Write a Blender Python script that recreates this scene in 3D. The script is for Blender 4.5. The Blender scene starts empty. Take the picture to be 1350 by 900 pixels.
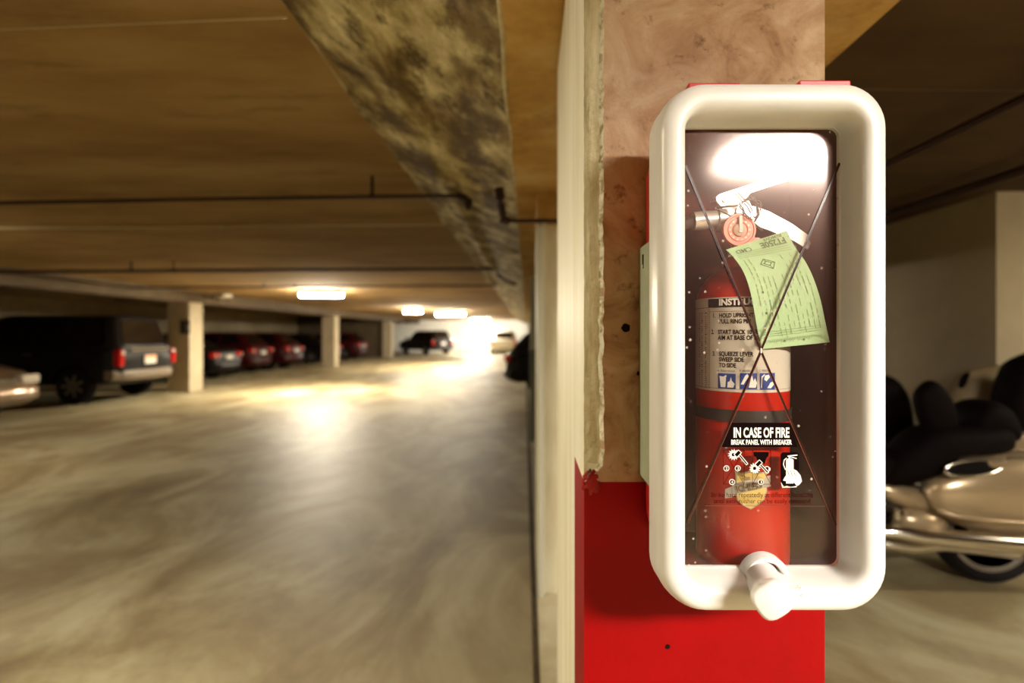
import bpy, bmesh, math, random
from mathutils import Vector, Matrix
random.seed(7)
S = bpy.context.scene
COL = S.collection
PI = math.pi

# ------------------------------------------------------------------ camera, world, exposure
cam_d = bpy.data.cameras.new('camera'); cam = bpy.data.objects.new('camera', cam_d); COL.objects.link(cam)
cam.location = (0, 0, 1.4); cam.rotation_euler = (PI / 2, 0, 0)
cam_d.sensor_width = 36; cam_d.lens = 734 / 1350 * 36
cam_d.shift_x = -20 / 1350; cam_d.shift_y = -10 / 1350
cam_d.clip_start = 0.02; cam_d.clip_end = 200
cam_d.dof.use_dof = True; cam_d.dof.focus_distance = 0.70; cam_d.dof.aperture_fstop = 2.6
S.camera = cam
S.view_settings.view_transform = 'Standard'; S.view_settings.look = 'None'
S.view_settings.exposure = 0.0; S.view_settings.gamma = 1.0
S.view_settings.use_curve_mapping = False
S.cycles.max_bounces = 8; S.cycles.transparent_max_bounces = 16
S.cycles.caustics_reflective = False; S.cycles.caustics_refractive = False
S.cycles.sample_clamp_indirect = 6
w = bpy.data.worlds.new('world'); S.world = w; w.use_nodes = True
w.node_tree.nodes['Background'].inputs[0].default_value = (1.0, 0.75, 0.5, 1)
w.node_tree.nodes['Background'].inputs[1].default_value = 0.0

LAMP_COL = (1.0, 0.88, 0.66)
LAMP_NEAR = (1.0, 0.93, 0.83)
E_REFL = 268.0
E_AISLE = 115.0
E_FAR = 560.0
E_MAIN = 950.0
E_END = 1100.0
E_BAY_FILL = 210.0

H0 = 1.4
Z_CEIL = 2.44
Z_SOF = 2.16

# ------------------------------------------------------------------ helpers
def P(px, py, Y):
    return Vector(((px - 695) * Y / 734, Y, H0 - (py - 440) * Y / 734))

def tag(o, label=None, cat=None, group=None, kind=None):
    if label: o['label'] = label
    if cat: o['category'] = cat
    if group: o['group'] = group
    if kind: o['kind'] = kind
    return o

def empty(name, loc=(0, 0, 0), rz=0, label=None, cat=None, group=None, kind=None):
    o = bpy.data.objects.new(name, None); COL.objects.link(o)
    o.location = loc; o.rotation_euler = (0, 0, rz); o.empty_display_size = 0.1
    return tag(o, label, cat, group, kind)

def link(name, me, mats, parent=None, smooth=None):
    if not isinstance(mats, (list, tuple)): mats = [mats]
    for m in mats: me.materials.append(m)
    o = bpy.data.objects.new(name, me); COL.objects.link(o)
    if parent: o.parent = parent
    if smooth is not None:
        for p in me.polygons: p.use_smooth = True
        if smooth < 180:
            me.set_sharp_from_angle(angle=math.radians(smooth))
    return o

def done(name, bm, mats, parent=None, smooth=None, world=False):
    """bmesh -> object. world=True: coordinates are world coordinates, parent is an empty that may be moved/rotated."""
    bmesh.ops.recalc_face_normals(bm, faces=bm.faces)
    me = bpy.data.meshes.new(name)
    if world and parent:
        M = Matrix.LocRotScale(parent.location, parent.rotation_euler, None)
        bm.transform(M.inverted())
    bm.to_mesh(me); bm.free()
    return link(name, me, mats, parent, smooth)

def B(): return bmesh.new()

def box(bm, c, s, mat=0, bev=0, rot=None):
    r = bmesh.ops.create_cube(bm, size=1)
    vs = r['verts']
    M = Matrix.Translation(c) @ (rot.to_4x4() if rot else Matrix()) @ Matrix.Diagonal((s[0], s[1], s[2], 1))
    bmesh.ops.transform(bm, matrix=M, verts=vs)
    fs = list({f for v in vs for f in v.link_faces})
    for f in fs: f.material_index = mat
    if bev:
        es = list({e for v in vs for e in v.link_edges})
        r2 = bmesh.ops.bevel(bm, geom=es, offset=bev, segments=2, affect='EDGES', profile=.5)
        for f in r2['faces']: f.material_index = mat
    return vs

def bx(bm, x0, x1, y0, y1, z0, z1, mat=0, bev=0):
    return box(bm, ((x0 + x1) / 2, (y0 + y1) / 2, (z0 + z1) / 2), (x1 - x0, y1 - y0, z1 - z0), mat, bev)

def tube(bm, pts, r, n=10, mat=0, cap=True, closed=False):
    pts = [Vector(p) for p in pts]
    rs = r if isinstance(r, (list, tuple)) else [r] * len(pts)
    rings = []; prev = None; N = len(pts)
    for i, p in enumerate(pts):
        if closed: d = pts[(i + 1) % N] - pts[i - 1]
        else: d = pts[min(i + 1, N - 1)] - pts[max(i - 1, 0)]
        d.normalize()
        if prev is None:
            a = Vector((0, 0, 1)) if abs(d.z) < .9 else Vector((1, 0, 0))
            u = d.cross(a).normalized()
        else:
            u = (prev - d * prev.dot(d)).normalized()
        prev = u; v = d.cross(u)
        rings.append([bm.verts.new(p + (u * math.cos(2 * PI * k / n) + v * math.sin(2 * PI * k / n)) * rs[i]) for k in range(n)])
    for i in range(N if closed else N - 1):
        A, C = rings[i], rings[(i + 1) % N]
        for k in range(n):
            f = bm.faces.new((A[k], A[(k + 1) % n], C[(k + 1) % n], C[k])); f.material_index = mat
    if cap and not closed:
        f = bm.faces.new(rings[0]); f.material_index = mat
        f = bm.faces.new(rings[-1][::-1]); f.material_index = mat

def loft(bm, loops, mat=0, cap0=False, cap1=False, closed=True):
    R = [[bm.verts.new(p) for p in L] for L in loops]
    n = len(R[0])
    for i in range(len(R) - 1):
        for k in range(n if closed else n - 1):
            f = bm.faces.new((R[i][k], R[i][(k + 1) % n], R[i + 1][(k + 1) % n], R[i + 1][k])); f.material_index = mat
    if cap0: bm.faces.new(R[0]).material_index = mat
    if cap1: bm.faces.new(R[-1][::-1]).material_index = mat
    return R

def lathe(bm, c, prof, n=32, axis='z', mat=0):
    """prof: list of (radius, along)"""
    loops = []
    for r, t in prof:
        L = []
        for k in range(n):
            a = 2 * PI * k / n
            u, v = max(r, 1e-4) * math.cos(a), max(r, 1e-4) * math.sin(a)
            if axis == 'z': p = (u, v, t)
            elif axis == 'y': p = (u, t, v)
            else: p = (t, u, v)
            L.append(Vector(c) + Vector(p))
        loops.append(L)
    loft(bm, loops, mat, True, True)

def rrect(cx, cz, hw, hh, r, y, n=8):
    pts = []
    for (sx, sz, a0) in ((1, 1, 0), (-1, 1, 90), (-1, -1, 180), (1, -1, 270)):
        for k in range(n + 1):
            a = math.radians(a0 + 90 * k / n)
            pts.append(Vector((cx + sx * (hw - r) + r * math.cos(a), y, cz + sz * (hh - r) + r * math.sin(a))))
    return pts

def prism(bm, poly, y0, y1, mat=0):
    """poly: list of (x, z); extruded along y"""
    loft(bm, [[Vector((x, y0, z)) for x, z in poly], [Vector((x, y1, z)) for x, z in poly]], mat, True, True)

def poly_map(bm, poly, fn, mat=0):
    vs = [bm.verts.new(fn(x, y)) for x, y in poly]
    f = bm.faces.new(vs); f.material_index = mat
    return f

def text_mesh(bm, s, fn, size=1.0, x=0, y=0, sx=1.0, mat=0, rot=0, align='LEFT', bold=0.0, spacing=1.0, maxw=None):
    """flat lettering mapped by fn(x, y) -> world point"""
    cu = bpy.data.curves.new('t', 'FONT'); cu.body = s; cu.size = size; cu.align_x = align
    cu.offset = bold; cu.space_character = spacing; cu.resolution_u = 3
    o = bpy.data.objects.new('t', cu); COL.objects.link(o)
    dg = bpy.context.evaluated_depsgraph_get(); dg.update()
    me = bpy.data.meshes.new_from_object(o.evaluated_get(dg))
    ca, sa = math.cos(rot), math.sin(rot)
    if maxw and me.vertices:
        xs = [v.co.x for v in me.vertices]; wd = max(xs) - min(xs)
        if wd > 0: sx = maxw / wd
    idx = []
    for v in me.vertices:
        a, b = v.co.x * sx, v.co.y
        idx.append(bm.verts.new(fn(x + a * ca - b * sa, y + a * sa + b * ca)))
    for p in me.polygons:
        try:
            f = bm.faces.new([idx[i] for i in p.vertices]); f.material_index = mat
        except ValueError: pass
    bpy.data.objects.remove(o); bpy.data.curves.remove(cu); bpy.data.meshes.remove(me)

# ------------------------------------------------------------------ materials
def pmat(name, col, rough=.5, metal=0, coat=0, spec=.5, trans=0):
    m = bpy.data.materials.new(name); m.use_nodes = True
    b = m.node_tree.nodes['Principled BSDF']
    b.inputs['Base Color'].default_value = (*col, 1); b.inputs['Roughness'].default_value = rough
    b.inputs['Metallic'].default_value = metal; b.inputs['Coat Weight'].default_value = coat
    b.inputs['Specular IOR Level'].default_value = spec
    return m

def nmat(name, cols, scale=3, detail=6, rough=.85, stretch=(1, 1, 1), stops=None, bump=0.0, bscale=40,
         second=None, sscale=10, sfac=(.55, .7), distort=0.0, coat=0, metal=0, obj=False, sstretch=None, spec=.35):
    """noise ramp of several colours, optional second stain colour, bump"""
    m = bpy.data.materials.new(name); m.use_nodes = True
    nt = m.node_tree; N = nt.nodes; Lk = nt.links
    b = N['Principled BSDF']; b.inputs['Roughness'].default_value = rough; b.inputs['Specular IOR Level'].default_value = spec
    b.inputs['Coat Weight'].default_value = coat; b.inputs['Metallic'].default_value = metal
    if obj:
        tc = N.new('ShaderNodeTexCoord'); src = tc.outputs['Object']
    else:
        g = N.new('ShaderNodeNewGeometry'); src = g.outputs['Position']
    mp = N.new('ShaderNodeMapping'); mp.inputs['Scale'].default_value = stretch
    Lk.new(src, mp.inputs['Vector'])
    nz = N.new('ShaderNodeTexNoise'); nz.inputs['Scale'].default_value = scale; nz.inputs['Detail'].default_value = detail
    nz.inputs['Roughness'].default_value = .62; nz.inputs['Distortion'].default_value = distort
    Lk.new(mp.outputs[0], nz.inputs['Vector'])
    cr = N.new('ShaderNodeValToRGB'); e = cr.color_ramp.elements
    n = len(cols)
    if stops is None: stops = [.32 + .38 * i / (n - 1) for i in range(n)]
    e[0].position = stops[0]; e[0].color = (*cols[0], 1); e[1].position = stops[-1]; e[1].color = (*cols[-1], 1)
    for i in range(1, n - 1):
        k = e.new(stops[i]); k.color = (*cols[i], 1)
    Lk.new(nz.outputs['Fac'], cr.inputs[0])
    out = cr.outputs[0]
    if second:
        mp2 = N.new('ShaderNodeMapping'); mp2.inputs['Scale'].default_value = sstretch or stretch; mp2.inputs['Location'].default_value = (3.1, 7.7, 1.3)
        Lk.new(src, mp2.inputs['Vector'])
        n2 = N.new('ShaderNodeTexNoise'); n2.inputs['Scale'].default_value = sscale; n2.inputs['Detail'].default_value = 8
        n2.inputs['Roughness'].default_value = .7
        Lk.new(mp2.outputs[0], n2.inputs['Vector'])
        r2 = N.new('ShaderNodeMapRange'); r2.inputs[1].default_value = sfac[0]; r2.inputs[2].default_value = sfac[1]
        Lk.new(n2.outputs['Fac'], r2.inputs[0])
        mx = N.new('ShaderNodeMix'); mx.data_type = 'RGBA'
        Lk.new(r2.outputs[0], mx.inputs[0]); Lk.new(out, mx.inputs[6]); mx.inputs[7].default_value = (*second, 1)
        out = mx.outputs[2]
    Lk.new(out, b.inputs['Base Color'])
    if bump:
        n3 = N.new('ShaderNodeTexNoise'); n3.inputs['Scale'].default_value = bscale; n3.inputs['Detail'].default_value = 6
        Lk.new(src, n3.inputs['Vector'])
        bp = N.new('ShaderNodeBump'); bp.inputs['Strength'].default_value = bump; bp.inputs['Distance'].default_value = .01
        Lk.new(n3.outputs['Fac'], bp.inputs['Height']); Lk.new(bp.outputs[0], b.inputs['Normal'])
    return m

def emat(name, col, s):
    m = bpy.data.materials.new(name); m.use_nodes = True
    nt = m.node_tree; nt.nodes.clear()
    e = nt.nodes.new('ShaderNodeEmission'); o = nt.nodes.new('ShaderNodeOutputMaterial')
    e.inputs[0].default_value = (*col, 1); e.inputs[1].default_value = s
    nt.links.new(e.outputs[0], o.inputs[0]); return m

M = {}
M['floor'] = nmat('floor_concrete', [(.14, .098, .045), (.25, .195, .10), (.36, .31, .185), (.48, .44, .30)], scale=1.1, detail=9, rough=.55,
                  stops=[.3, .45, .56, .72], second=(.16, .12, .07), sscale=2.6, sfac=(.52, .85), bump=.08, bscale=25, distort=.9, stretch=(1, .55, 1))
M['ceil'] = nmat('ceiling_concrete', [(.21, .12, .038), (.33, .205, .075), (.42, .285, .12)], scale=1.3, detail=7, rough=.9, stretch=(.5, 1.6, 1),
                 second=(.14, .08, .03), sscale=3, sfac=(.55, .8), bump=.05)
M['haunch'] = nmat('haunch_concrete', [(.09, .055, .018), (.24, .17, .065), (.46, .38, .18), (.86, .78, .48)], scale=6, detail=12, rough=.9, stretch=(1, .45, 1),
                   stops=[.36, .45, .53, .68], second=(.12, .08, .03), sscale=9, sfac=(.50, .62), bump=.3, bscale=18, distort=.15)
M['soffit'] = nmat('soffit_concrete', [(.36, .20, .05), (.54, .33, .10), (.62, .45, .20)], scale=3.2, detail=6, rough=.9,
                   second=(.25, .10, .02), sscale=3, sfac=(.55, .8), bump=.1)
M['pcon'] = nmat('pillar_concrete', [(.27, .13, .06), (.47, .30, .17), (.62, .46, .30)], scale=9, detail=10, rough=.85, stops=[.3, .46, .68],
                 second=(.16, .07, .03), sscale=26, sfac=(.57, .70), bump=.35, bscale=60, distort=1.2)
M['chamfer'] = nmat('chamfer_concrete', [(.24, .18, .08), (.48, .41, .22), (.70, .64, .42), (.90, .85, .65)], scale=16, detail=9, rough=.9, stretch=(1, 1, .16),
                    stops=[.3, .46, .58, .7], second=(.16, .11, .05), sscale=30, sfac=(.6, .75), bump=.5, bscale=70)
M['cream'] = nmat('cream_paint', [(.66, .57, .35), (.86, .80, .58), (.93, .90, .74)], scale=14, detail=8, rough=.6, stretch=(1, 1, .08), stops=[.3, .45, .6],
                  second=(.58, .42, .22), sscale=8, sfac=(.6, .8), bump=.15, bscale=50)
M['cream2'] = nmat('worn_cream_paint', [(.55, .46, .27), (.74, .67, .46), (.84, .80, .62)], scale=5, detail=8, rough=.7, stretch=(1, 1, .25),
                   second=(.42, .27, .12), sscale=4, sfac=(.56, .75))
M['redpaint'] = nmat('red_paint', [(.28, .0, .001), (.34, .0, .0015)], scale=6, spec=.12, rough=.5, second=(.28, .0, .002), sscale=45, sfac=(.68, .74), bump=.06, bscale=70)
M['wall'] = nmat('wall_plaster', [(.36, .29, .18), (.46, .38, .25)], scale=2, rough=.9)
M['walldark'] = nmat('dark_concrete_wall', [(.10, .07, .04), (.14, .10, .06)], scale=2, rough=.9)
M['pad'] = nmat('pale_pad_concrete', [(.50, .43, .26), (.68, .62, .44)], scale=5, rough=.8)
M['ceilshade'] = nmat('ceiling_concrete_shade', [(.05, .026, .010), (.10, .055, .022)], scale=1.6, rough=.9, stretch=(.5, 1.4, 1))  # ceiling concrete darkened: shade of the right bay put into the colour
M['wallfar'] = nmat('wall_white_paint', [(.72, .70, .62), (.80, .78, .70)], scale=2, rough=.8)
M['wallr'] = nmat('right_wall_paint', [(.36, .29, .19), (.45, .375, .25)], scale=1.2, rough=.8)
M['pipe'] = pmat('black_iron_pipe', (.035, .012, .008), .5, .3)
M['pipeg'] = pmat('galvanised_conduit', (.55, .45, .25), .4, .5)
M['crack'] = nmat('dirty_joint', [(.03, .02, .008), (.09, .06, .025)], scale=9, rough=.9)
M['whiteplast'] = nmat('white_plastic', [(.80, .78, .73), (.85, .835, .79)], scale=5, rough=.32, second=(.50, .42, .28), sscale=60, sfac=(.74, .80))
M['redplast'] = pmat('red_plastic', (.50, .012, .010), .35)
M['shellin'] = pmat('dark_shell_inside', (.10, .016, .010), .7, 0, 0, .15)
M['green_metal'] = nmat('grey_green_metal', [(.36, .40, .26), (.44, .47, .33)], scale=20, rough=.5)
M['score'] = pmat('score_groove', (.03, .006, .004), .2)
M['scorehi'] = pmat('score_ridge', (.20, .07, .04), .25, 0, 0, .6)
M['rule'] = pmat('faint_rule', (.22, .05, .03), .5)
M['inkblack'] = pmat('black_ink', (.006, .002, .002), .8, 0, 0, .03)
M['inkwhite'] = pmat('white_ink', (.85, .83, .76), .5)
M['inkdark'] = pmat('dark_red_ink', (.05, .004, .003), .8, 0, 0, .05)
M['inkgreen'] = pmat('dark_green_ink', (.12, .20, .07), .6)
M['inkfaint'] = pmat('faint_green_ink', (.28, .42, .20), .6)
M['inkblue'] = pmat('blue_ink', (.02, .055, .26), .4)
M['tank'] = pmat('red_enamel', (.44, .013, .003), .28, 0, 0, .35)
M['tanklabel'] = nmat('label_vinyl', [(.58, .54, .44), (.64, .60, .50)], scale=8, rough=.4)
M['strap'] = pmat('black_rubber_strap', (.03, .022, .016), .5)
M['steel'] = pmat('bare_steel', (.82, .76, .68), .32, .55)
M['wire'] = pmat('steel_wire', (.25, .2, .16), .35, .8)
M['gold'] = pmat('gold_foil', (.80, .62, .20), .35, .2)
M['silver'] = pmat('silver_foil', (.55, .50, .42), .3, .4)
M['seal'] = pmat('orange_red_plastic', (.82, .24, .13), .3, 0, .3)
M['sealpale'] = pmat('pale_plastic', (.72, .52, .40), .3, 0, .3)
M['tagp'] = nmat('green_card', [(.42, .64, .33), (.50, .71, .41)], scale=12, rough=.7)
M['tyre'] = pmat('tyre_rubber', (.006, .004, .004), .8, 0, 0, .2)
M['rim'] = pmat('alloy_rim', (.35, .32, .28), .35, .8)
M['chrome'] = pmat('chrome', (.85, .80, .72), .15, 1)
M['glassd'] = pmat('dark_car_glass', (.006, .004, .004), .1, 0, 0, .5)
M['glassl'] = pmat('pale_car_glass', (.30, .25, .17), .2, 0, .5)
M['carblack'] = pmat('black_car_paint', (.004, .003, .003), .35, 0, 0, .15)
M['cardark'] = pmat('charcoal_car_paint', (.008, .006, .006), .4, 0, 0, .22)
M['carred'] = pmat('dark_red_car_paint', (.040, .002, .002), .4, 0, 0, .15)
M['cargold'] = pmat('gold_car_paint', (.22, .14, .08), .3, .4, .8)
M['carwhite'] = pmat('white_car_paint', (.62, .56, .42), .35, 0, .8)
M['trimgrey'] = pmat('grey_bumper_plastic', (.16, .12, .08), .5)
M['tail'] = pmat('red_lens', (.45, .006, .006), .15, 0, 0, .8)
M['clear'] = pmat('clear_lens', (.85, .80, .72), .12, .4, 1)
M['plate'] = pmat('plate_white', (.75, .70, .62), .5)
M['plateo'] = pmat('plate_orange', (.75, .28, .06), .5)
M['champ'] = nmat('champagne_metallic', [(.42, .31, .18), (.44, .33, .20)], scale=2, rough=.28, coat=.8, metal=.45)
M['leather'] = pmat('black_leather', (.003, .001, .001), .7, 0, 0, .06)
M['cover'] = pmat('tan_cover_cloth', (.26, .19, .10), .6)
M['engine'] = pmat('engine_casting', (.10, .08, .06), .45, .7)
M['housing'] = pmat('fixture_housing', (.75, .70, .60), .5)
M['lensoff'] = pmat('unlit_diffuser', (.80, .76, .64), .4)
M['inkgrey'] = pmat('grey_ink', (.4, .36, .3), .5)
M['signblack'] = pmat('sign_black', (.02, .015, .012), .5)
M['lens_refl'] = emat('lit_diffuser_behind', LAMP_NEAR, E_REFL)
M['lens_aisle'] = emat('lit_diffuser_near', LAMP_COL, E_AISLE)
M['lens_far'] = emat('lit_diffuser_far', LAMP_COL, E_FAR)
M['lens_main'] = emat('lit_diffuser_main', LAMP_COL, E_MAIN)
M['lens_bay_fill'] = emat('lit_diffuser_bay_fill', LAMP_COL, E_BAY_FILL)
M['lens_end'] = emat('lit_diffuser_end', (1.0, .93, .80), E_END)

# acrylic window: clear, with a sharp and a hazy reflection and a little dust
m = bpy.data.materials.new('clear_acrylic'); m.use_nodes = True; nt = m.node_tree; nt.nodes.clear()
N = nt.nodes; L = nt.links
out = N.new('ShaderNodeOutputMaterial'); tr = N.new('ShaderNodeBsdfTransparent'); tr.inputs[0].default_value = (.96, .92, .89, 1)
g1 = N.new('ShaderNodeBsdfGlossy'); g1.inputs['Roughness'].default_value = .11; g1.inputs[0].default_value = (1, .85, .78, 1)
g2 = N.new('ShaderNodeBsdfGlossy'); g2.inputs['Roughness'].default_value = .32; g2.inputs[0].default_value = (1, .55, .42, 1)
df = N.new('ShaderNodeBsdfDiffuse'); df.inputs[0].default_value = (.8, .66, .55, 1)
lw = N.new('ShaderNodeFresnel'); lw.inputs[0].default_value = 1.5
mg = N.new('ShaderNodeMixShader'); mg.inputs[0].default_value = .22
L.new(g1.outputs[0], mg.inputs[1]); L.new(g2.outputs[0], mg.inputs[2])
ma = N.new('ShaderNodeMath'); ma.operation = 'MULTIPLY'; ma.inputs[1].default_value = 1.3
L.new(lw.outputs[0], ma.inputs[0])
m1 = N.new('ShaderNodeMixShader'); L.new(ma.outputs[0], m1.inputs[0]); L.new(tr.outputs[0], m1.inputs[1]); L.new(mg.outputs[0], m1.inputs[2])
ge = N.new('ShaderNodeNewGeometry')
vo = N.new('ShaderNodeTexVoronoi'); vo.inputs['Scale'].default_value = 70; L.new(ge.outputs['Position'], vo.inputs['Vector'])
nz = N.new('ShaderNodeTexNoise'); nz.inputs['Scale'].default_value = 22; L.new(ge.outputs['Position'], nz.inputs['Vector'])
r1 = N.new('ShaderNodeMapRange'); r1.inputs[1].default_value = .16; r1.inputs[2].default_value = .07; L.new(vo.outputs['Distance'], r1.inputs[0])
r2 = N.new('ShaderNodeMapRange'); r2.inputs[1].default_value = .44; r2.inputs[2].default_value = .54; r2.inputs[4].default_value = .5; L.new(nz.outputs['Fac'], r2.inputs[0])
mu = N.new('ShaderNodeMath'); mu.operation = 'MULTIPLY'; L.new(r1.outputs[0], mu.inputs[0]); L.new(r2.outputs[0], mu.inputs[1])
ad = N.new('ShaderNodeMath'); ad.operation = 'ADD'; ad.inputs[1].default_value = .004; L.new(mu.outputs[0], ad.inputs[0])
m2 = N.new('ShaderNodeMixShader'); L.new(ad.outputs[0], m2.inputs[0]); L.new(m1.outputs[0], m2.inputs[1]); L.new(df.outputs[0], m2.inputs[2])
L.new(m2.outputs[0], out.inputs[0]); M['acrylic'] = m

# ------------------------------------------------------------------ the garage shell
def struct(name, bm, mats, label=None, cat=None, smooth=None):
    o = done(name, bm, mats, None, smooth); o['kind'] = 'structure'
    if label: o['label'] = label
    if cat: o['category'] = cat
    return o

bm = B(); bx(bm, -14, 9, -6, 42, -.2, 0); struct('floor', bm, M['floor'], 'stained concrete garage floor', 'floor')
bm = B(); bx(bm, -14, .9, -6, 42, Z_CEIL, Z_CEIL + .2); bx(bm, .9, 9, -6, 42, Z_CEIL, Z_CEIL + .2, 1); struct('ceiling', bm, [M['ceil'], M['ceilshade']], 'low brown concrete ceiling slab', 'ceiling')  # right half of the slab carries its shade as a darker colour
bm = B(); bx(bm, -14.2, -14, -6, 42, 0, Z_CEIL); struct('wall_left', bm, M['wall'], 'tan wall behind the parked cars on the left', 'wall')
bm = B(); bx(bm, -14.2, 9, 42, 42.2, 0, Z_CEIL); struct('wall_far', bm, M['wallfar'], 'bright end wall far down the aisle', 'wall')
bm = B(); bx(bm, -14.2, 9.2, -6.2, -6, 0, Z_CEIL); struct('wall_back', bm, M['walldark'], 'concrete wall behind the viewpoint', 'wall')
bm = B(); bx(bm, 3.43, 9, 4.07, 42, 0, Z_CEIL); struct('wall_right', bm, M['wallr'], 'tan painted wall behind the motorcycles', 'wall')
bm = B(); bx(bm, 9, 9.2, -6, 4.07, 0, Z_CEIL); struct('wall_side', bm, M['wallr'], 'side wall of the motorcycle bay', 'wall')
bm = B(); bx(bm, -14, -8.62, 33.9, 34.1, 0, Z_CEIL); struct('wall_partition', bm, M['walldark'], 'dark cross wall behind the last red car', 'wall')
# long beam over the near pillar row: sloping mottled haunch on the aisle side, flat ochre soffit
bm = B(); rnd = random.Random(3)
ys = [-6 + i * .12 for i in range(int(48 / .12) + 1)]
loops = []
for y in ys:
    j = rnd.uniform(-.012, .012) + .02 * math.sin(y * 5.3) * math.sin(y * 2.1)
    k = rnd.uniform(-.008, .008)
    loops.append([Vector((-.763 + j, y, Z_CEIL + .01)), Vector((-.76 + j, y, Z_CEIL - .012)), Vector((-.42, y, (Z_CEIL + Z_SOF) / 2 + rnd.uniform(-.004, .004))),
                  Vector((-.075 + k, y, Z_SOF + .004)), Vector((-.06 + k, y, Z_SOF)), Vector((.85, y, Z_SOF)), Vector((.93, y, Z_CEIL + .01))])
R = loft(bm, loops, 0, closed=False)
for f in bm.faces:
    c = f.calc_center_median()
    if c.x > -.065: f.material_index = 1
    if c.x > .86: f.material_index = 2  # right flank of the beam takes the same painted shade
struct('trim_1', bm, [M['haunch'], M['soffit'], M['ceilshade']], 'long concrete beam with mottled sloping side above the near pillars', 'beam')
M['fin'] = nmat('pale_mortar_fin', [(.40, .32, .16), (.75, .68, .45)], scale=12, rough=.9)
for nm, xx, zz, lb in (('trim_7', -.762, Z_CEIL - .004, 'pale ragged mortar line where the sloping beam side meets the ceiling'), ('trim_8', -.064, Z_SOF + .001, 'pale ragged edge between mottled beam side and ochre soffit')):
    bm = B(); tube(bm, [(xx + rnd.uniform(-.006, .006), y, zz) for y in ys[::2]], [.004 + rnd.random() * .003 for y in ys[::2]], 6); struct(nm, bm, M['fin'], lb, 'mortar line')
# beam over the far row
bm = B(); bx(bm, -8.7, -8.1, -6, 42, Z_SOF, Z_CEIL + .01); struct('trim_2', bm, M['walldark'], 'concrete beam over the left row of pillars', 'beam')
# formwork fins in the slab
bm = B(); a = P(-60, 43, 1.93); b = P(372, 19, 1.815)
tube(bm, [(-2.2, 1.93, Z_CEIL), (-.79, 1.83, Z_CEIL)], .003, 5); struct('trim_3', bm, M['pipeg'], 'thin formwork fin across the near ceiling', 'joint')
bm = B(); tube(bm, [(.93, 2.36, Z_CEIL), (3.4, 2.40, Z_CEIL)], .003, 5); struct('trim_4', bm, M['walldark'], 'thin formwork fin across the right ceiling', 'joint')
# floor joint
bm = B()
xs = [(2.0, .025, .050), (3, .022, .050), (5, .012, .05), (8, -.005, .04), (12, -.02, .04), (16, -.03, .04)]
pts = [Vector((.022, -1, .003))] + [Vector((a + rnd.uniform(-.003, .003), y, .003)) for y, a, b in xs] + [Vector((b, y, .003)) for y, a, b in xs[::-1]] + [Vector((.052, -1, .003))]
loft(bm, [[p for p in pts], [p + Vector((0, 0, -.004)) for p in pts]], 0, True, True)
struct('trim_5', bm, M['crack'], 'dark dirty joint in the floor along the near pillars', 'joint')

bm = B(); bx(bm, .054, .95, 1.55, 3.02, -.01, .004); struct('trim_9', bm, M['pad'], 'pale concrete pad between the first two pillars', 'pad')
# near pillar
M['rim_c'] = nmat('pale_chipped_edge', [(.40, .33, .18), (.80, .74, .55), (.92, .88, .72)], scale=60, stops=[.38, .5, .62], rough=.9, bump=.6, bscale=150)
EM = [M['pcon'], M['chamfer'], M['cream'], M['redpaint'], M['cream2'], M['rim_c']]
ZS = H0 - (635 - 440) * .827 / 734
bm = B(); loops = []
zl = []
z = 0.0
while z < ZS - .012: zl.append(z); z += .03
zl += [ZS - .012, ZS, ZS + .012]
z = ZS + .024
while z < Z_SOF: zl.append(z); z += .012
zl.append(Z_SOF + .004)
for i, z in enumerate(zl):
    if z <= ZS + .001:
        t = 0
    else: t = min(1, (z - ZS) / .02)
    j1 = rnd.uniform(-.0011, .0011) * t + .0004 * t * math.sin(z * 31) + .0007 * t * math.sin(z * 83) + .0005 * t * math.sin(z * 211)
    j2 = rnd.uniform(-.0008, .0008) * t
    c1 = Vector((.0845, .827, z)).lerp(Vector((.1135 + j1, .827, z)), t)
    c1b = Vector((.0845, .828, z)).lerp(Vector((.108 + j1, .8365 + j2, z)), t)
    c1c = Vector((.0845, .830, z)).lerp(Vector((.0945 + j2, .8455, z)), t)
    c2 = Vector((.0845, .832, z)).lerp(Vector((.087 + j2 * .5, .853, z)), t)
    loops.append([Vector((.442, .827, z)), Vector((.16, .827, z)), c1, c1b, c1c, c2, Vector((.0852, 1.00, z)), Vector((.087, 1.60, z)), Vector((.442, 1.60, z))])
loft(bm, loops, 0, True, True)
for f in bm.faces:
    c = f.calc_center_median(); n = f.normal
    if len(f.verts) > 4: continue
    if c.z < ZS:
        f.material_index = 3 if c.y < 1.0 else (2 if c.x < .1 else 0)
        if c.x < .1 and c.y > .99: f.material_index = 2
    else:
        if c.x < .1 and c.y > .86: f.material_index = 2
        elif c.x < .112 and c.y > .8272: f.material_index = 5 if c.y < .8325 else 1
        else: f.material_index = 0
struct('pillar_1', bm, EM, 'near concrete pillar with red painted foot carrying the fire extinguisher cabinet', 'pillar')
# red-smeared lump where the chamfer stops
bm = B()
bmesh.ops.create_icosphere(bm, subdivisions=4, radius=1)
for v in bm.verts:
    n = v.co.copy(); k = 1 + .22 * math.sin(n.x * 9 + n.z * 7) * math.sin(n.y * 8 + n.z * 11) + rnd.uniform(-.05, .05)
    v.co = Vector((.0970 + n.x * .0140 * k, .8330 + n.y * .010 * k, ZS - .003 + n.z * .019 * k))
M['lump'] = nmat('red_smeared_mortar', [(.30, .015, .012), (.45, .01, .012), (.18, .10, .05)], scale=40, stops=[.4, .55, .62], rough=.7, stretch=(1, 1, .4))
struct('trim_6', bm, M['lump'], 'red smeared lump of mortar at the pillar corner', 'mortar', smooth=180)

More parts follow.
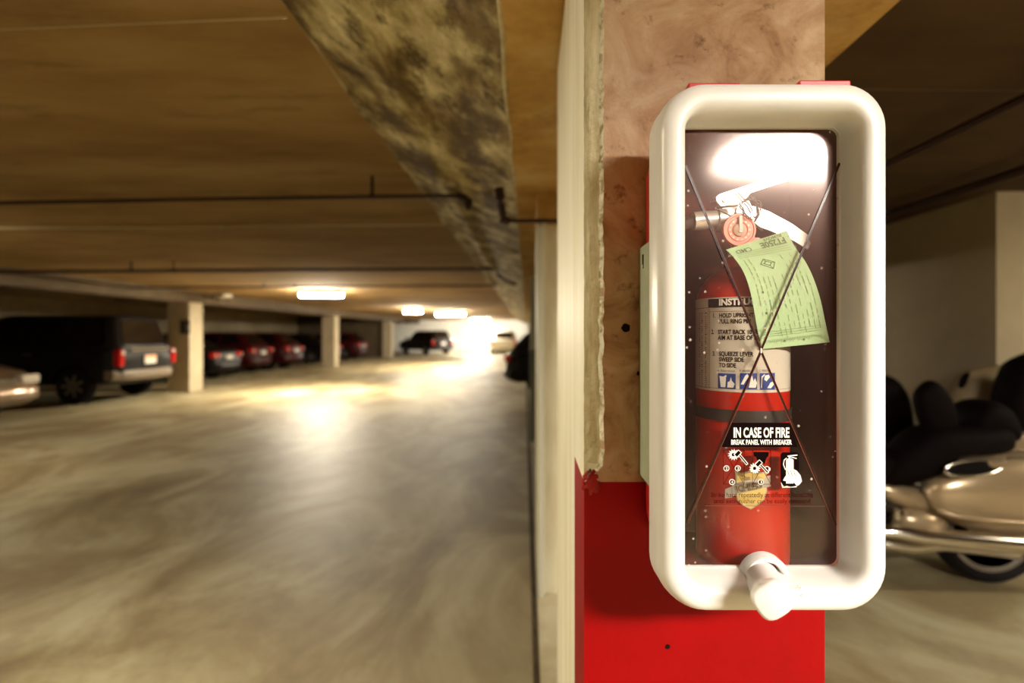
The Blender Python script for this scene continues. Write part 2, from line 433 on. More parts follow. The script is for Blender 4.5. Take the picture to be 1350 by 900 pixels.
M['pit'] = pmat('dark_pit', (.012, .006, .004), .9, 0, 0, .05)
for i, (px, py, rr, lb) in enumerate(((825, 432, .0062, 'small dark anchor hole in the pillar face left of the cabinet'), (880, 852, .0036, 'small dark pit in the red paint below the cabinet'), (842, 492, .0030, 'tiny dark pit beside the green grey plate'))):
    bm = B(); c = P(px, py, .8272); lathe(bm, c, [(rr * .7, -.0011), (rr, -.0009), (rr * 1.1, .0002)], 14, 'y')
    for v in bm.verts: v.co.x += .12 * rr * math.sin(v.co.z * 900)
    struct('trim_%d' % (10 + i), bm, M['pit'], lb, 'hole')

def pillar(n, x0, x1, y0, y1, ztop, mats, label, split=None):
    bm = B()
    zs = [0] + ([split] if split else []) + [ztop]
    for a, b in zip(zs[:-1], zs[1:]):
        bx(bm, x0, x1, y0, y1, a, b, 1 if (split and a < split) else 0)
    return struct('pillar_%d' % n, bm, mats, label, 'pillar')
bm = B(); bx(bm, .053, .45, 3.0, 3.6, 0, 1.985, 0); bx(bm, .053, .45, 3.0, 3.6, 1.985, Z_SOF + .003, 1)
struct('pillar_2', bm, [M['cream2'], M['soffit']], 'cream painted pillar just behind the near pillar', 'pillar')
M['greyg'] = nmat('grey_green_paint', [(.34, .33, .20), (.44, .42, .27)], scale=4, rough=.8, stretch=(1, 1, .3))
M['greygd'] = nmat('dark_grey_green_paint', [(.10, .10, .055), (.15, .14, .08)], scale=4, rough=.8)
bm = B(); bx(bm, .040, .45, 7.3, 7.9, 1.2, Z_SOF + .003, 0); bx(bm, .040, .45, 7.3, 7.9, 0, 1.2, 1)
struct('pillar_3', bm, [M['greyg'], M['greygd']], 'grey green pillar third along the near row', 'pillar')
for i, y in enumerate((18.0, 28.0)):
    pillar(4 + i, .05, .5, y, y + .6, Z_SOF + .003, [M['greyg']], ['pillar of the near row, hidden deep down the aisle', 'last pillar of the near row by the end wall'][i])
M['pilL'] = nmat('left_pillar_paint', [(.42, .35, .24), (.50, .43, .31)], scale=3, rough=.8)
for i, (y, lb) in enumerate(((13.35, 'tan pillar with small black sign beside the dark van'), (23.4, 'tan pillar between the red cars in the middle distance'), (33.2, 'furthest thin pillar of the left row'))):
    bm = B(); bx(bm, -8.62, -8.10, y, y + .55, 0, Z_SOF + .003); struct('pillar_%d' % (6 + i), bm, M['pilL'], lb, 'pillar')

# ------------------------------------------------------------------ ceiling lights
def lamp(x, y, mat, label, L_=1.22, W_=.2, z=2.35, rz=0, skirt=.03, drop=.022):
    t = empty('ceiling_light', (x, y, z), rz, label, 'ceiling light')
    bm = B()
    bx(bm, -L_ / 2, L_ / 2, -W_ / 2, W_ / 2, .012, .06, 0)
    for s in (-1, 1): bx(bm, -L_ / 2, L_ / 2, s * W_ / 2 - .006, s * W_ / 2 + .006, -skirt, .05, 0)
    for s in (-1, 1): bx(bm, s * L_ / 2 - .008, s * L_ / 2 + .008, -W_ / 2, W_ / 2, -skirt, .05, 0)
    done('housing', bm, M['housing'], t)
    bm = B(); n = 8; Lp = []
    for e in (-L_ / 2 + .012, L_ / 2 - .012):
        Lp.append([Vector((e, (W_ / 2 - .012) * math.cos(PI * k / n), .004 - drop * math.sin(PI * k / n))) for k in range(n + 1)])
    loft(bm, Lp, 0, True, True, closed=True); done('diffuser', bm, mat, t, 40)
    for s in (-1, 1):
        bm = B(); tube(bm, [(s * L_ * .35, 0, .055), (s * L_ * .35, 0, Z_CEIL - z + .005)], .006, 6)
        done('hanging_rod', bm, M['pipe'], t)
    return t
lamp(1.60, -1.60, M['lens_refl'], 'lit ceiling fixture behind the viewpoint that is mirrored in the cabinet window', W_=.44, skirt=.024, drop=.012)
lamp(-2.05, 1.15, M['lens_aisle'], 'lit ceiling fixture just outside the left of the frame over the near aisle')
lamp(-6.3, 4.7, M['lens_aisle'], 'lit ceiling fixture left of the frame over the middle of the aisle', drop=.04, skirt=0)
lamp(5.4, 1.9, M['lens_bay_fill'], 'added fill fixture, unseen right of the frame, over the motorcycle bay', drop=.04, skirt=0)  # added out of view to brighten the bay's facing wall and floor
lamp(-4.95, 13.4, M['lens_main'], 'largest lit fixture above the pillar in the middle distance', L_=1.0, skirt=0, drop=.06)
lamp(-4.62, 22.5, M['lens_far'], 'small lit fixture, left of the two far ones', L_=.7, skirt=0, drop=.10)
lamp(-3.55, 25.8, M['lens_far'], 'lit fixture right of the small far one, before the bright end wall', L_=1.3, skirt=0, drop=.10)
lamp(-3.2, 37.5, M['lens_end'], 'lit fixture close to the bright end wall', L_=1.3, skirt=0, drop=.08)
lamp(-7.75, 14.2, M['lensoff'], 'unlit pale fixture at the top of the left pillar with the sign', L_=1.0, W_=.2, z=2.33, rz=-.9)

# ------------------------------------------------------------------ pipes
def pipe(pts, r, mat, label, hangers=(), extra=None, name='sprinkler_pipe', rads=None):
    bm = B(); tube(bm, pts, rads or r, 10)
    if extra:
        for a, b, rr in extra: tube(bm, [a, b], rr, 12)
    o = done(name, bm, mat, None, 50)
    tag(o, label, 'pipe')
    for (x, y, z, ln) in hangers:
        b2 = B(); tube(b2, [(x, y, z - r * .2), (x, y, z + ln)], .008 + r * .18, 8); lathe(b2, (x, y, z), [(r * 1.05, -.012), (r * 1.5, -.012), (r * 1.5, .012), (r * 1.05, .012)], 10, 'x')
        h = done('hanger', b2, mat, o)
    return o
a = P(-120, 270, 3.72); b = P(608, 258, 3.60)
b.z += 0
pipe([a, P(300, 262, 3.66), b, P(616, 262, 3.60), P(617, 277, 3.62)], .013, M['pipe'], 'long dark pipe across the near ceiling, closest of the cross pipes',
     [(P(490, 258, 3.62).x, 3.63, P(490, 258, 3.62).z, .13)], [(P(604, 256, 3.6), P(615, 261, 3.6), .034), (P(617, 262, 3.6), P(617, 273, 3.61), .029)])
Yc = 5.3
pipe([P(-120, 302, 5.35), P(300, 298, 5.33), P(588, 295.5, Yc), P(612, 297, Yc), P(681, 335, Yc)], .012, M['pipeg'], 'pale conduit hugging the ceiling and running down the beam side',
     [(P(292, 299, 5.32).x, 5.32, P(292, 299, 5.32).z, .03)], name='conduit')
pipe([P(-120, 359, 8.0), P(655, 354, 7.8), P(656, 363, 7.8), P(680, 376, 7.8)], .024, M['pipe'], 'dark pipe with two short hangers across the ceiling beyond the pale conduit',
     [(P(q, 356, 7.9).x, 7.9, P(q, 356.5, 7.9).z, .13) for q in (173, 229)])
pipe([P(-100, 381, 11.4), P(345, 378, 11.2), P(668, 376, 11.2)], .022, M['pipe'], 'dark pipe with two hangers just before the large lit fixture',
     [(P(q, 377, 11.2).x, 11.2, P(q, 377.5, 11.2).z, .12) for q in (348, 388)])
pipe([P(150, 395, 16.5), P(670, 388, 16.5)], .03, M['pipe'], 'dark pipe across the ceiling behind the large lit fixture')
pipe([P(250, 404, 21), P(680, 396, 21)], .035, M['pipe'], 'furthest dark pipe across the aisle ceiling')
pipe([P(658, 250, 2.9), P(660, 262, 2.9), P(664, 291, 2.9), P(736, 291, 2.9), P(760, 291, 2.9)], .0115, M['pipe'], 'short dark pipe with elbow under the beam beside the pillar', (),
     [(P(658, 248, 2.9), P(660, 263, 2.9), .024), (P(660, 268, 2.9), P(663, 285, 2.9), .020), (P(660, 288, 2.9), P(672, 292, 2.9), .022)])
pipe([(2.02, 1.2, 2.36), (2.1, 9, 2.38)], .02, M['pipe'], 'dark pipe running away under the right ceiling')
pipe([(2.9, 1.2, 2.36), (2.95, 9, 2.37)], .03, M['pipe'], 'thicker dark pipe along the right ceiling near the wall')
# pale corner pipe on the second pillar
bm = B(); tube(bm, [(.073, 2.965, 0.005), (.073, 2.965, 1.97), (.075, 2.975, 1.985), (.09, 3.0, 1.995)], .020, 12)
M['ppipe'] = pmat('pale_painted_pipe', (.66, .64, .50), .5)
tag(done('drain_pipe', bm, M['ppipe'], None, 60), 'pale vertical pipe on the corner of the cream pillar behind', 'pipe')

# ------------------------------------------------------------------ fire extinguisher cabinet
CX, CZ = .2845, 1.385
cab = empty('extinguisher_cabinet', (CX, .827, CZ - .30), 0, 'white plastic fire extinguisher cabinet with clear window on the near pillar', 'cabinet')
def done_w(name, bm, mat, par, smooth=None):
    # world coordinates -> local of parent chain (no rotations used here)
    off = Vector((0, 0, 0)); p = par
    while p is not None: off += p.location; p = p.parent
    bmesh.ops.translate(bm, verts=bm.verts, vec=-off)
    return done(name, bm, mat, par, smooth)
YG = .686
bm = B()
prof = [(.1300, .3035, .052, .700), (.1348, .3075, .055, .700), (.1345, .3072, .055, .694), (.1325, .3052, .054, .668), (.1318, .3045, .054, .660), (.1300, .3030, .053, .652), (.1265, .2995, .050, .6445), (.1215, .2945, .047, .6408), (.1170, .2900, .043, .640),
        (.1110, .2820, .035, .6400), (.1075, .2790, .031, .6412), (.1045, .2765, .028, .6445), (.1030, .2752, .024, .650), (.1018, .2728, .018, .670), (.1010, .2715, .013, .683), (.1006, .2708, .011, .6856), (.1000, .2702, .0105, .6862), (.1000, .2702, .0105, .6920), (.120, .292, .045, .6925)]
lo = [rrect(CX + (.0026 if i < 12 else .0012 if i < 13 else 0), CZ - (.0005 if i < 12 else .0015), a + (.0012 if 2 < i < 9 else -.0012 if i < 2 or i in (2,) else 0), b + (.0045 if i < 9 else .002 if i < 12 else 0), r, y, 10) for i, (a, b, r, y) in enumerate(prof)]
R = loft(bm, lo); 
n = len(lo[0])
for k in range(n): bm.faces.new((R[-1][k], R[-1][(k + 1) % n], R[0][(k + 1) % n], R[0][k]))
cover = done_w('cover', bm, M['whiteplast'], cab, 45)
# red rear shell
bm = B()
so = [(.1225, .295, .05, .700), (.1200, .292, .05, .73), (.1090, .284, .045, .824), (.1060, .281, .042, .8268)]
si = [(.1030, .278, .040, .8235), (.1060, .281, .042, .820), (.117, .289, .047, .73), (.1195, .292, .047, .701)]
R = loft(bm, [rrect(CX, CZ, a, b, r, y, 8) for a, b, r, y in so], 0, False, True)
shell = done_w('back_shell', bm, M['redplast'], cab, 45)
bm = B(); loft(bm, [rrect(CX, CZ, a, b, r, y, 8) for a, b, r, y in si], 0, True, False)
done_w('inner_liner', bm, M['shellin'], cab, 45)
for (x0, x1, yt) in ((908, 976, 108.0), (1054, 1122, 104.8)):
    bm = B(); Yt = .655
    A0 = P(x0, yt + .6, Yt); A1 = P(x1, yt + .6, Yt)
    bx(bm, A0.x, A1.x, Yt, .715, CZ + .2975, A0.z, 0, .0015)
    done_w('hinge_tab', bm, M['redplast'], cab)
# green-grey mounting plate beside it
bm = B()
bx(bm, .1665, .1695, .752, .8262, 1.4 - .208, 1.4 + .1265, 0, .0008)
bx(bm, .1665, .195, .8235, .8265, 1.4 - .208, 1.4 + .1265, 0, .0006)
mp = done_w('mounting_plate', bm, M['green_metal'], cab)
bm = B(); bx(bm, .1655, .1668, .796, .801, 1.4 + .094, 1.4 + .114, 0, .0005); bx(bm, .1650, .1660, .7965, .8005, 1.4 + .094, 1.4 + .099, 1)
done_w('keyhole_slot', bm, [M['inkblack'], M['steel']], mp)

# window
bm = B()
loft(bm, [rrect(CX, CZ - .0015, .1005, .2705, .012, YG + .0002, 6)], 0, True, False)
win = done_w('window', bm, M['acrylic'], cab)
def gl(px, py, dy=0.0):
    return P(px, py, YG - .0004 + dy)
XC = gl(1003, 462)
def strip(bm, a, b, wd, dy, th=.0006, mat=0):
    a = a.copy(); b = b.copy(); d = (b - a); d.y = 0; d.normalize(); nrm = Vector((-d.z, 0, d.x)) * wd / 2
    L1 = [a + nrm, a - nrm, b - nrm, b + nrm]
    loft(bm, [[p + Vector((0, dy, 0)) for p in L1], [p + Vector((0, dy - th, 0)) for p in L1]], mat, True, True)
for (q, s) in (((903, 218), 1), ((1107, 215), -1), ((905, 690), 1), ((1102, 692), -1)):
    a = gl(*q); bm = B()
    strip(bm, a, XC, .0024, 0)
    off = Vector((.0017 * s, 0, 0))
    strip(bm, a + off, XC + off, .0005, -.0002, .0008, 1)
    done_w('score_line', bm, [M['score'], M['scorehi']], win)
bm = B(); box(bm, XC + Vector((0, -.001, 0)), (.0016, .0014, .006), 0); done_w('score_nick', bm, M['inkwhite'], win)

# warning print on the window
def g2(dy=-.0003):
    return lambda x, y: Vector((x, YG - .0004 + dy, y))
bm = B()
poly_map(bm, [(gl(*q).x, gl(*q).z) for q in ((964, 557), (1041, 557), (1051, 589), (951, 589))], g2())
sign = done_w('warning_print', bm, M['inkblack'], win)
bm = B()
sc_ = YG / 734
def gtext(bm, s, px, py, hpx, wpx, mat=0, dy=-.0006, bold=.03, rot=0):
    p = gl(px, py); text_mesh(bm, s, g2(dy), size=hpx * sc_ / .70, x=p.x, y=p.z, mat=mat, maxw=wpx * sc_, bold=bold * hpx * sc_, rot=rot)
gtext(bm, 'IN CASE OF FIRE', 966.5, 576, 12.5, 73.5, bold=.05)
gtext(bm, 'BREAK PANEL WITH BREAKER', 963.5, 585.6, 6.2, 80, bold=.05)
done_w('lettering', bm, M['inkwhite'], sign)
bm = B()
gtext(bm, 'Strike hard repeatedly at different locations', 937, 655, 6.5, 134, bold=.0)
gtext(bm, 'until extinguisher can be easily removed', 941, 663, 6.0, 126, bold=.0)
done_w('small_lettering', bm, M['inkdark'], win)
# pictograms on the window
bm = B()
def disc(bm, px, py, r, mat, dy, n=20, spikes=0):
    c = gl(px, py); pts = []
    for k in range(n if not spikes else spikes * 2):
        N_ = n if not spikes else spikes * 2
        rr = r * sc_ * (1 if not spikes or k % 2 == 0 else .62)
        a = 2 * PI * k / N_ ; pts.append((c.x + rr * math.cos(a), c.z + rr * math.sin(a)))
    poly_map(bm, pts, g2(dy), mat)
def poly(bm, pts, mat, dy):
    poly_map(bm, [(gl(*q).x, gl(*q).z) for q in pts], g2(dy), mat)
def seg(bm, a, b, wpx, mat, dy):
    ax, ay = a; bx_, by = b; d = math.hypot(bx_ - ax, by - ay); nx, ny = -(by - ay) / d * wpx / 2, (bx_ - ax) / d * wpx / 2
    poly(bm, [(ax + nx, ay + ny), (ax - nx, ay - ny), (bx_ - nx, by - ny), (bx_ + nx, by + ny)], mat, dy)
# thin box outlines of the two panel drawings
for x0, x1 in ((953.5, 981), (992, 1016)):
    for a, b in (((x0, 593), (x1, 593)), ((x0, 638), (x1, 638)), ((x0, 593), (x0, 638)), ((x1, 593), (x1, 638)), ((x0, 593), ((x0 + x1) / 2, 616)), ((x1, 593), ((x0 + x1) / 2, 616)), ((x0, 638), ((x0 + x1) / 2, 616)), ((x1, 638), ((x0 + x1) / 2, 616))):
        seg(bm, a, b, .6, 2, -.0002)
poly(bm, [(993, 595.5), (1013, 595.5), (1013, 601), (1010, 603), (1008, 612), (1003, 608), (1000, 611), (997, 602), (993.5, 601)], 1, -.0003)
for (bxp, byp, hx, hy) in ((967, 599, 984, 611), (995, 617, 1012, 623)):
    disc(bm, bxp, byp, 8, 0, -.0005, spikes=13); disc(bm, bxp - .5, byp, 2.2, 1, -.0007)
    ex, ey = (985, 612) if bxp < 980 else (1012.5, 623)
    sx_, sy = (972.5, 597) if bxp < 980 else (1000, 610)
    seg(bm, (sx_, sy), (ex, ey), 3.4, 0, -.0008); seg(bm, (sx_, sy), (ex - .8, ey - .8), 1.6, 1, -.0010)
    seg(bm, (sx_ - 3.6, sy + 3.8), (sx_ + 2.8, sy - 2.8), 6.4, 0, -.0012); seg(bm, (sx_ - 3, sy + 3.2), (sx_ + 2.2, sy - 2.2), 4.4, 1, -.0014)
for (cx_, cy_, s) in ((957.5, 617, '2'), (972.5, 617, '3'), (965, 635, '4'), (1011, 618, '1'), (1003, 635, '3')):
    disc(bm, cx_, cy_, 3.9, 0, -.0004); disc(bm, cx_, cy_, 2.9, 2, -.0006)
    gtext(bm, s, cx_ - 1.2, cy_ + 1.8, 3.6, 2.4, 0, -.0008)
# black panel with hand lifting out the extinguisher
x0, x1, y0, y1 = 1029, 1053, 596, 641
rp = []
for (cx_, cy_, a0) in ((x1 - 4, y0 + 4, 0), (x0 + 4, y0 + 4, 90), (x0 + 4, y1 - 4, 180), (x1 - 4, y1 - 4, 270)):
    for k in range(5):
        a = math.radians(a0 + 22.5 * k); rp.append((cx_ + 4 * math.cos(a), cy_ - 4 * math.sin(a)))
poly(bm, rp, 1, -.0003)
poly(bm, [(1036, 606), (1038.5, 604), (1043.5, 604), (1046, 606), (1046, 626), (1036, 626)], 0, -.0005)
seg(bm, (1040.5, 604), (1040.5, 600.5), 2.2, 0, -.0005); seg(bm, (1038, 601), (1051, 599.5), 1.5, 0, -.0006); seg(bm, (1040, 601.5), (1050, 604), 1.3, 0, -.0006)
for a, b in (((1037, 603.5), (1033.6, 606)), ((1033.6, 606), (1032.6, 612)), ((1032.6, 612), (1035.5, 619))): seg(bm, a, b, 1.3, 0, -.0005)
poly(bm, [(1036, 622), (1038, 616.5), (1040, 620), (1042, 615.5), (1044, 619), (1046, 618), (1050, 620), (1055, 626), (1057, 634), (1053, 639), (1050, 640), (1046, 635), (1040, 631), (1037, 627)], 0, -.0007)
poly(bm, [(1034, 629), (1037, 625), (1046, 633), (1046, 637), (1036, 637), (1036, 634), (1032, 633)], 0, -.0005)
for a in (1038, 1042, 1046): seg(bm, (a, 620), (a + 2, 627), .5, 1, -.0009)
poly(bm, [(1029, 635), (1033, 641), (1037, 640), (1042, 641.5), (1050, 640), (1050, 642), (1031, 642.5)], 0, -.0006)
done_w('pictograms', bm, [M['inkwhite'], M['inkblack'], M['inkdark']], win)
bm = B(); strip(bm, gl(930, 666.5), gl(1088, 667), .0004, -.0002); done_w('print_rule', bm, M['rule'], win)

# arched collar and breaker bar
bm = B(); C = Vector((.2885, 0, H0 - .2965)); n = 24
def arch(r, y): return [Vector((C.x + r * math.cos(PI * k / n), y, C.z + r * math.sin(PI * k / n))) for k in range(n + 1)]
loft(bm, [arch(.0208, .686), arch(.0290, .686), arch(.0290, .672), arch(.0275, .668), arch(.0225, .668), arch(.0208, .672), arch(.0208, .686)], 0, closed=False)
done_w('breaker_collar', bm, M['whiteplast'], cab, 50)
bar = empty('breaker_bar', (0, 0, 0)); bar.parent = cab
bm = B(); A = Vector((.2880, .690, H0 - .2975)); E = Vector((.2640, .602, H0 - .2860))
tube(bm, [A, A.lerp(E, .55), A.lerp(E, .56), E], [.0205, .0195, .0192, .0180], 32)
d = (E - A).normalized(); q = d.to_track_quat('Z', 'Y')
b1 = done_w('shaft', bm, M['whiteplast'], bar, 60)
bm = B(); lp = []
for (s, t) in ((.82, -.007), (.96, -.0055), (1, -.003), (1, .006), (.94, .0095), (.8, .011)):
    r = []
    for k in range(40):
        a = 2 * PI * k / 40; c_, s_ = math.cos(a), math.sin(a)
        rr = .0196 * s / ((abs(c_) ** 3.2 + abs(s_) ** 3.2) ** (1 / 3.2))
        r.append(E + q @ (Matrix.Rotation(math.radians(38), 3, 'Z') @ Vector((rr * c_ * 1.0, rr * s_ * .90, t))))
    lp.append(r)
loft(bm, lp, 0, True, True)
done_w('knob', bm, M['whiteplast'], bar, 50)
bm = B()
for (px, py, rr) in ((1048, 776, .0), (1053, 786, .4)):
    p = P(px, py, .6395); text_mesh(bm, 'M' if rr == 0 else 'A', lambda x, y: Vector((x, .6397, y)), size=.0075, x=p.x, y=p.z, rot=-.5)
M['emb'] = pmat('embossed_mark', (.42, .36, .27), .5)
done_w('moulded_mark', bm, M['emb'], cab)

# ------------------------------------------------------------------ the extinguisher
EX, EY, ER = .293, .7605, .0600
ext = empty('fire_extinguisher', (EX, EY, H0 - .3045), 0, 'red fire extinguisher with white instruction label behind the cabinet window', 'fire extinguisher')
bm = B()
lathe(bm, (EX, EY, H0), [(.030, -.3045), (.0565, -.304), (.0592, -.302), (.060, -.297), (.060, .040), (.0585, .053), (.054, .065), (.046, .076), (.034, .085), (.024, .090), (.0225, .104), (.018, .105)], 64)
done_w('cylinder', bm, M['tank'], ext, 40)
def cyl(r): return lambda s, z: Vector((EX + r * math.sin(s / ER), EY - r * math.cos(s / ER), z))
def ray(px, py, r=ER):
    dx, dz = (px - 695) / 734, (440 - py) / 734
    a = dx * dx + 1; b = -2 * (dx * EX + EY); c = EX * EX + EY * EY - r * r
    D = b * b - 4 * a * c
    Y = (-b - math.sqrt(max(D, 0))) / (2 * a)
    ang = math.atan2(dx * Y - EX, EY - Y)
    return ang * ER, H0 + dz * Y, Y
def band(bm, r, a0, a1, z0, z1, mat=0, n=24, nz=1):
    f = cyl(r); s0, s1 = math.radians(a0) * ER, math.radians(a1) * ER
    g = [[bm.verts.new(f(s0 + (s1 - s0) * k / n, z)) for k in range(n + 1)] for z in (z0, z1)]
    for k in range(n): bm.faces.new((g[0][k], g[0][k + 1], g[1][k + 1], g[1][k])).material_index = mat
zt = ray(975, 391)[1]; zb = ray(975, 517)[1]
bm = B(); band(bm, ER + .0004, -130, 88, zb, zt, n=60)
lab = done_w('instruction_label', bm, M['tanklabel'], ext, 180)
bm = B()
def ctext(bm, s, px, py, hpx, wchars, mat=0, bold=.04, sx=None):
    s0, z0, Y = ray(px, py); k = Y / 734
    text_mesh(bm, s, cyl(ER + .0009), size=hpx * k / .70, x=s0, y=z0, sx=wchars, mat=mat, bold=bold * hpx * k)
hz0, hz1 = ray(975, 404.5)[1], ray(975, 392.5)[1]
a0 = math.degrees(ray(934, 400)[0] / ER)
band(bm, ER + .0006, a0, 75, hz0, hz1, 1, 40)
ctext(bm, 'INSTRUCTIONS', 948, 402.3, 8, 1.0, 2, .06)
for s, px, py in (('1.', 940, 418.5), ('HOLD UPRIGHT', 948.5, 418.5), ('PULL RING PIN', 948.5, 426.3), ('2.', 938.5, 440), ('START BACK 10 FEET', 947, 440.2), ('AIM AT BASE OF FIRE', 947, 447.6),
                  ('3.', 940, 468.5), ('SQUEEZE LEVER', 948.5, 468.7), ('SWEEP SIDE', 948.5, 476), ('TO SIDE', 948.5, 483.6)):
    ctext(bm, s, px, py, 5.6, .74, 1, .04)
for k, (s, px) in enumerate((('A  TRASH WOOD', 947, ), ('B  LIQUIDS', 975), ('C  ELECTRIC', 1001))):
    ctext(bm, s, px, 489.5, 2.4, .8, 1, 0)
for k in range(46):   # small print columns at the left
    z = zt - .020 - k * .00255
    if z < zb + .004: break
    for c0, c1 in ((-84, -80), (-78, -74), (-70, -66)):
        if rnd.random() < .85: band(bm, ER + .0007, c0 + rnd.random(), c1 - rnd.random() * 1.5, z, z + .0011, 1 if rnd.random() < .3 else 3, 2)
for a in (-64.0, -61.5):
    band(bm, ER + .0007, a, a + .5, zb + .003, zt - .014, 1, 1)
for zz in (zt - .013, zb + .003): band(bm, ER + .0007, -120, -61, zz, zz + .0005, 1, 16)
band(bm, ER + .0007, -61, 80, zb + .0035, zb + .004, 3, 30); band(bm, ER + .0007, -61, 80, zt - .0185, zt - .0180, 3, 30)
for k in range(7): band(bm, ER + .0007, 22, 34 - (k % 3) * 4, zt - .03 - k * .004, zt - .0288 - k * .004, 3, 4)
M['inkbrown'] = pmat('brown_ink', (.22, .09, .05), .5)
done_w('lettering', bm, [M['inkwhite'], M['inkblack'], M['inkwhite'], M['inkbrown']], lab)
# blue pictograms
bm = B()
for (px0, px1, kind) in ((947, 970, 0), (975.5, 998, 1), (1001.5, 1021, 2)):
    s0, z1, _ = ray(px0, 491.5); s1, z0, _ = ray(px1, 513); f = cyl(ER + .0008)
    def q(u, v, d=0): return cyl(ER + .0008 + d)(s0 + (s1 - s0) * u, z0 + (z1 - z0) * v)
    band(bm, ER + .0008, math.degrees(s0 / ER), math.degrees(s1 / ER), z0, z1, 0, 8)
    def pg(pts): 
        vs = [bm.verts.new(q(u, v, .0006)) for u, v in pts]; bm.faces.new(vs).material_index = 1
    if kind == 0:
        pg([(.18, .1), (.45, .1), (.48, .75), (.40, .78), (.1, .82), (.12, .72)]); pg([(.38, .7), (.52, .82), (.48, .9), (.34, .8)])
        pg([(.55, .1), (.88, .1), (.95, .35), (.8, .55), (.75, .8), (.68, .5), (.58, .45)])
    elif kind == 1:
        pg([(.05, .3), (.2, .28), (.5, .8), (.42, .95), (.3, .85)]); pg([(.3, .2), (.38, .2), (.5, .5), (.44, .5)])
        pg([(.5, .1), (.9, .1), (.98, .4), (.86, .7), (.78, .5), (.68, .95), (.6, .55)])
    else:
        pg([(.05, .1), (.12, .1), (.14, .7), (.3, .9), (.28, .95), (.08, .78)]); pg([(.25, .6), (.4, .5), (.62, .75), (.55, .9), (.3, .85)])
        pg([(.45, .1), (.7, .08), (.9, .3), (.85, .5), (.65, .42), (.55, .25)])
done_w('pictograms', bm, [M['inkblue'], M['inkwhite']], lab)
# strap
zs1, zs0 = ray(985, 541)[1], ray(985, 557)[1]
bm = B(); band(bm, ER + .0022, -179, 179, zs0, zs1, 0, 64)
band(bm, ER + .0003, -179, 179, zs0, zs0 + .0001, 0, 64)
st = done_w('retaining_strap', bm, M['strap'], ext, 180)
# shield badge
bm = B()
def bp(pts, mat, d):
    vs = [bm.verts.new(cyl(ER + d)(*ray(px, py)[:2])) for px, py in pts]; bm.faces.new(vs).material_index = mat
sh = [(969, 620), (977, 622.5), (985, 621), (990, 618.5), (996, 621), (1003, 622), (1010, 620), (1009, 632), (1010.5, 646), (1007, 658), (999, 665), (989.5, 671), (980, 665.5), (972, 659), (968, 646), (970, 632)]
cxm, cym = 989.5, 645
bp(sh, 1, .0016); bp([(cxm + (x - cxm) * .92, cym + (y - cym) * .93) for x, y in sh], 0, .0022)
badge = done_w('shield_badge', bm, [M['gold'], M['silver']], ext)
bm = B()
bp([(957, 644), (966, 640), (966, 655), (957, 656)], 0, .0026)
bp([(966, 638), (980, 633), (1000, 629), (1014, 625.5), (1014, 640), (1000, 643.5), (982, 648), (966, 653)], 0, .0032)
done_w('ribbon', bm, M['silver'], badge)
bm = B()
s0, z0, Y = ray(972, 647.5); text_mesh(bm, 'ICHLEO', cyl(ER + .0042), size=.0115, x=s0, y=z0, sx=.75, rot=.26, bold=.0004)
s0, z0, Y = ray(977, 631.5); text_mesh(bm, 'The', cyl(ER + .0030), size=.0075, x=s0, y=z0, sx=.9, rot=.12, bold=.0001)
M['inkolive'] = pmat('olive_ink', (.20, .15, .06), .5)
done_w('lettering', bm, M['inkolive'], badge)
# valve head
bm = B(); lathe(bm, (EX - .004, EY - .012, H0), [(.019, .104), (.019, .112), (.014, .114), (.014, .132), (.017, .134), (.017, .152), (.013, .155)], 24)
Yh = .735
def hx(px, py, Y=Yh): p = P(px, py, Y); return (p.x, p.z)
prism(bm, [hx(*q_) for q_ in ((951, 270), (985, 266), (992, 280), (988, 300), (953, 300), (950, 285))], Yh - .006, Yh + .03)
done_w('valve_body', bm, M['steel'], ext, 40)
bm = B()
prism(bm, [hx(*q_) for q_ in ((940, 263), (944, 259), (975, 249), (1010, 238), (1046, 231.5), (1048, 237), (1015, 247), (985, 257), (972, 272), (946, 274), (941, 268))], Yh - .012, Yh - .009)
prism(bm, [hx(*q_) for q_ in ((940, 263), (944, 259), (975, 249), (1010, 238), (1046, 231.5), (1047, 235), (1010, 242), (976, 253), (945, 263))], Yh - .0115, Yh + .012)
lathe(bm, (hx(951, 266)[0], Yh - .013, hx(951, 266)[1]), [(.0035, -.001), (.0035, .002)], 14, 'y')
done_w('lever', bm, M['steel'], ext)
bm = B()
prism(bm, [hx(*q_) for q_ in ((968, 276), (990, 274), (1010, 281), (1040, 297), (1060, 311), (1064, 322), (1060, 330), (1040, 318), (1012, 306), (985, 296), (966, 290))], Yh - .010, Yh - .007)
prism(bm, [hx(*q_) for q_ in ((968, 276), (990, 274), (1010, 281), (1040, 297), (1060, 311), (1062, 314), (1038, 301), (1008, 285), (985, 279))], Yh - .0095, Yh + .014)
done_w('carry_handle', bm, M['steel'], ext)
bm = B(); a_ = Vector((*hx(952, 288)[:1], Yh + .004, hx(952, 288)[1])); b_ = Vector((hx(915, 291)[0], Yh + .004, hx(915, 291)[1]))
tube(bm, [b_, a_], .0125, 24); tube(bm, [a_ + Vector((-.006, 0, 0)), a_ + Vector((.004, 0, 0))], .0155, 24)
nz_ = done_w('discharge_outlet', bm, M['steel'], ext, 50)
bm = B(); tube(bm, [b_ + Vector((.003, 0, 0)), b_ + Vector((-.018, .004, -.004)), b_ + Vector((-.028, .01, -.025)), b_ + Vector((-.030, .014, -.08)), b_ + Vector((-.028, .016, -.2)), b_ + Vector((-.024, .016, -.30))], [.0085, .0085, .009, .009, .009, .008], 14)
M['hose'] = pmat('grey_brown_hose', (.10, .07, .055), .5)
done_w('hose', bm, M['hose'], ext, 60)

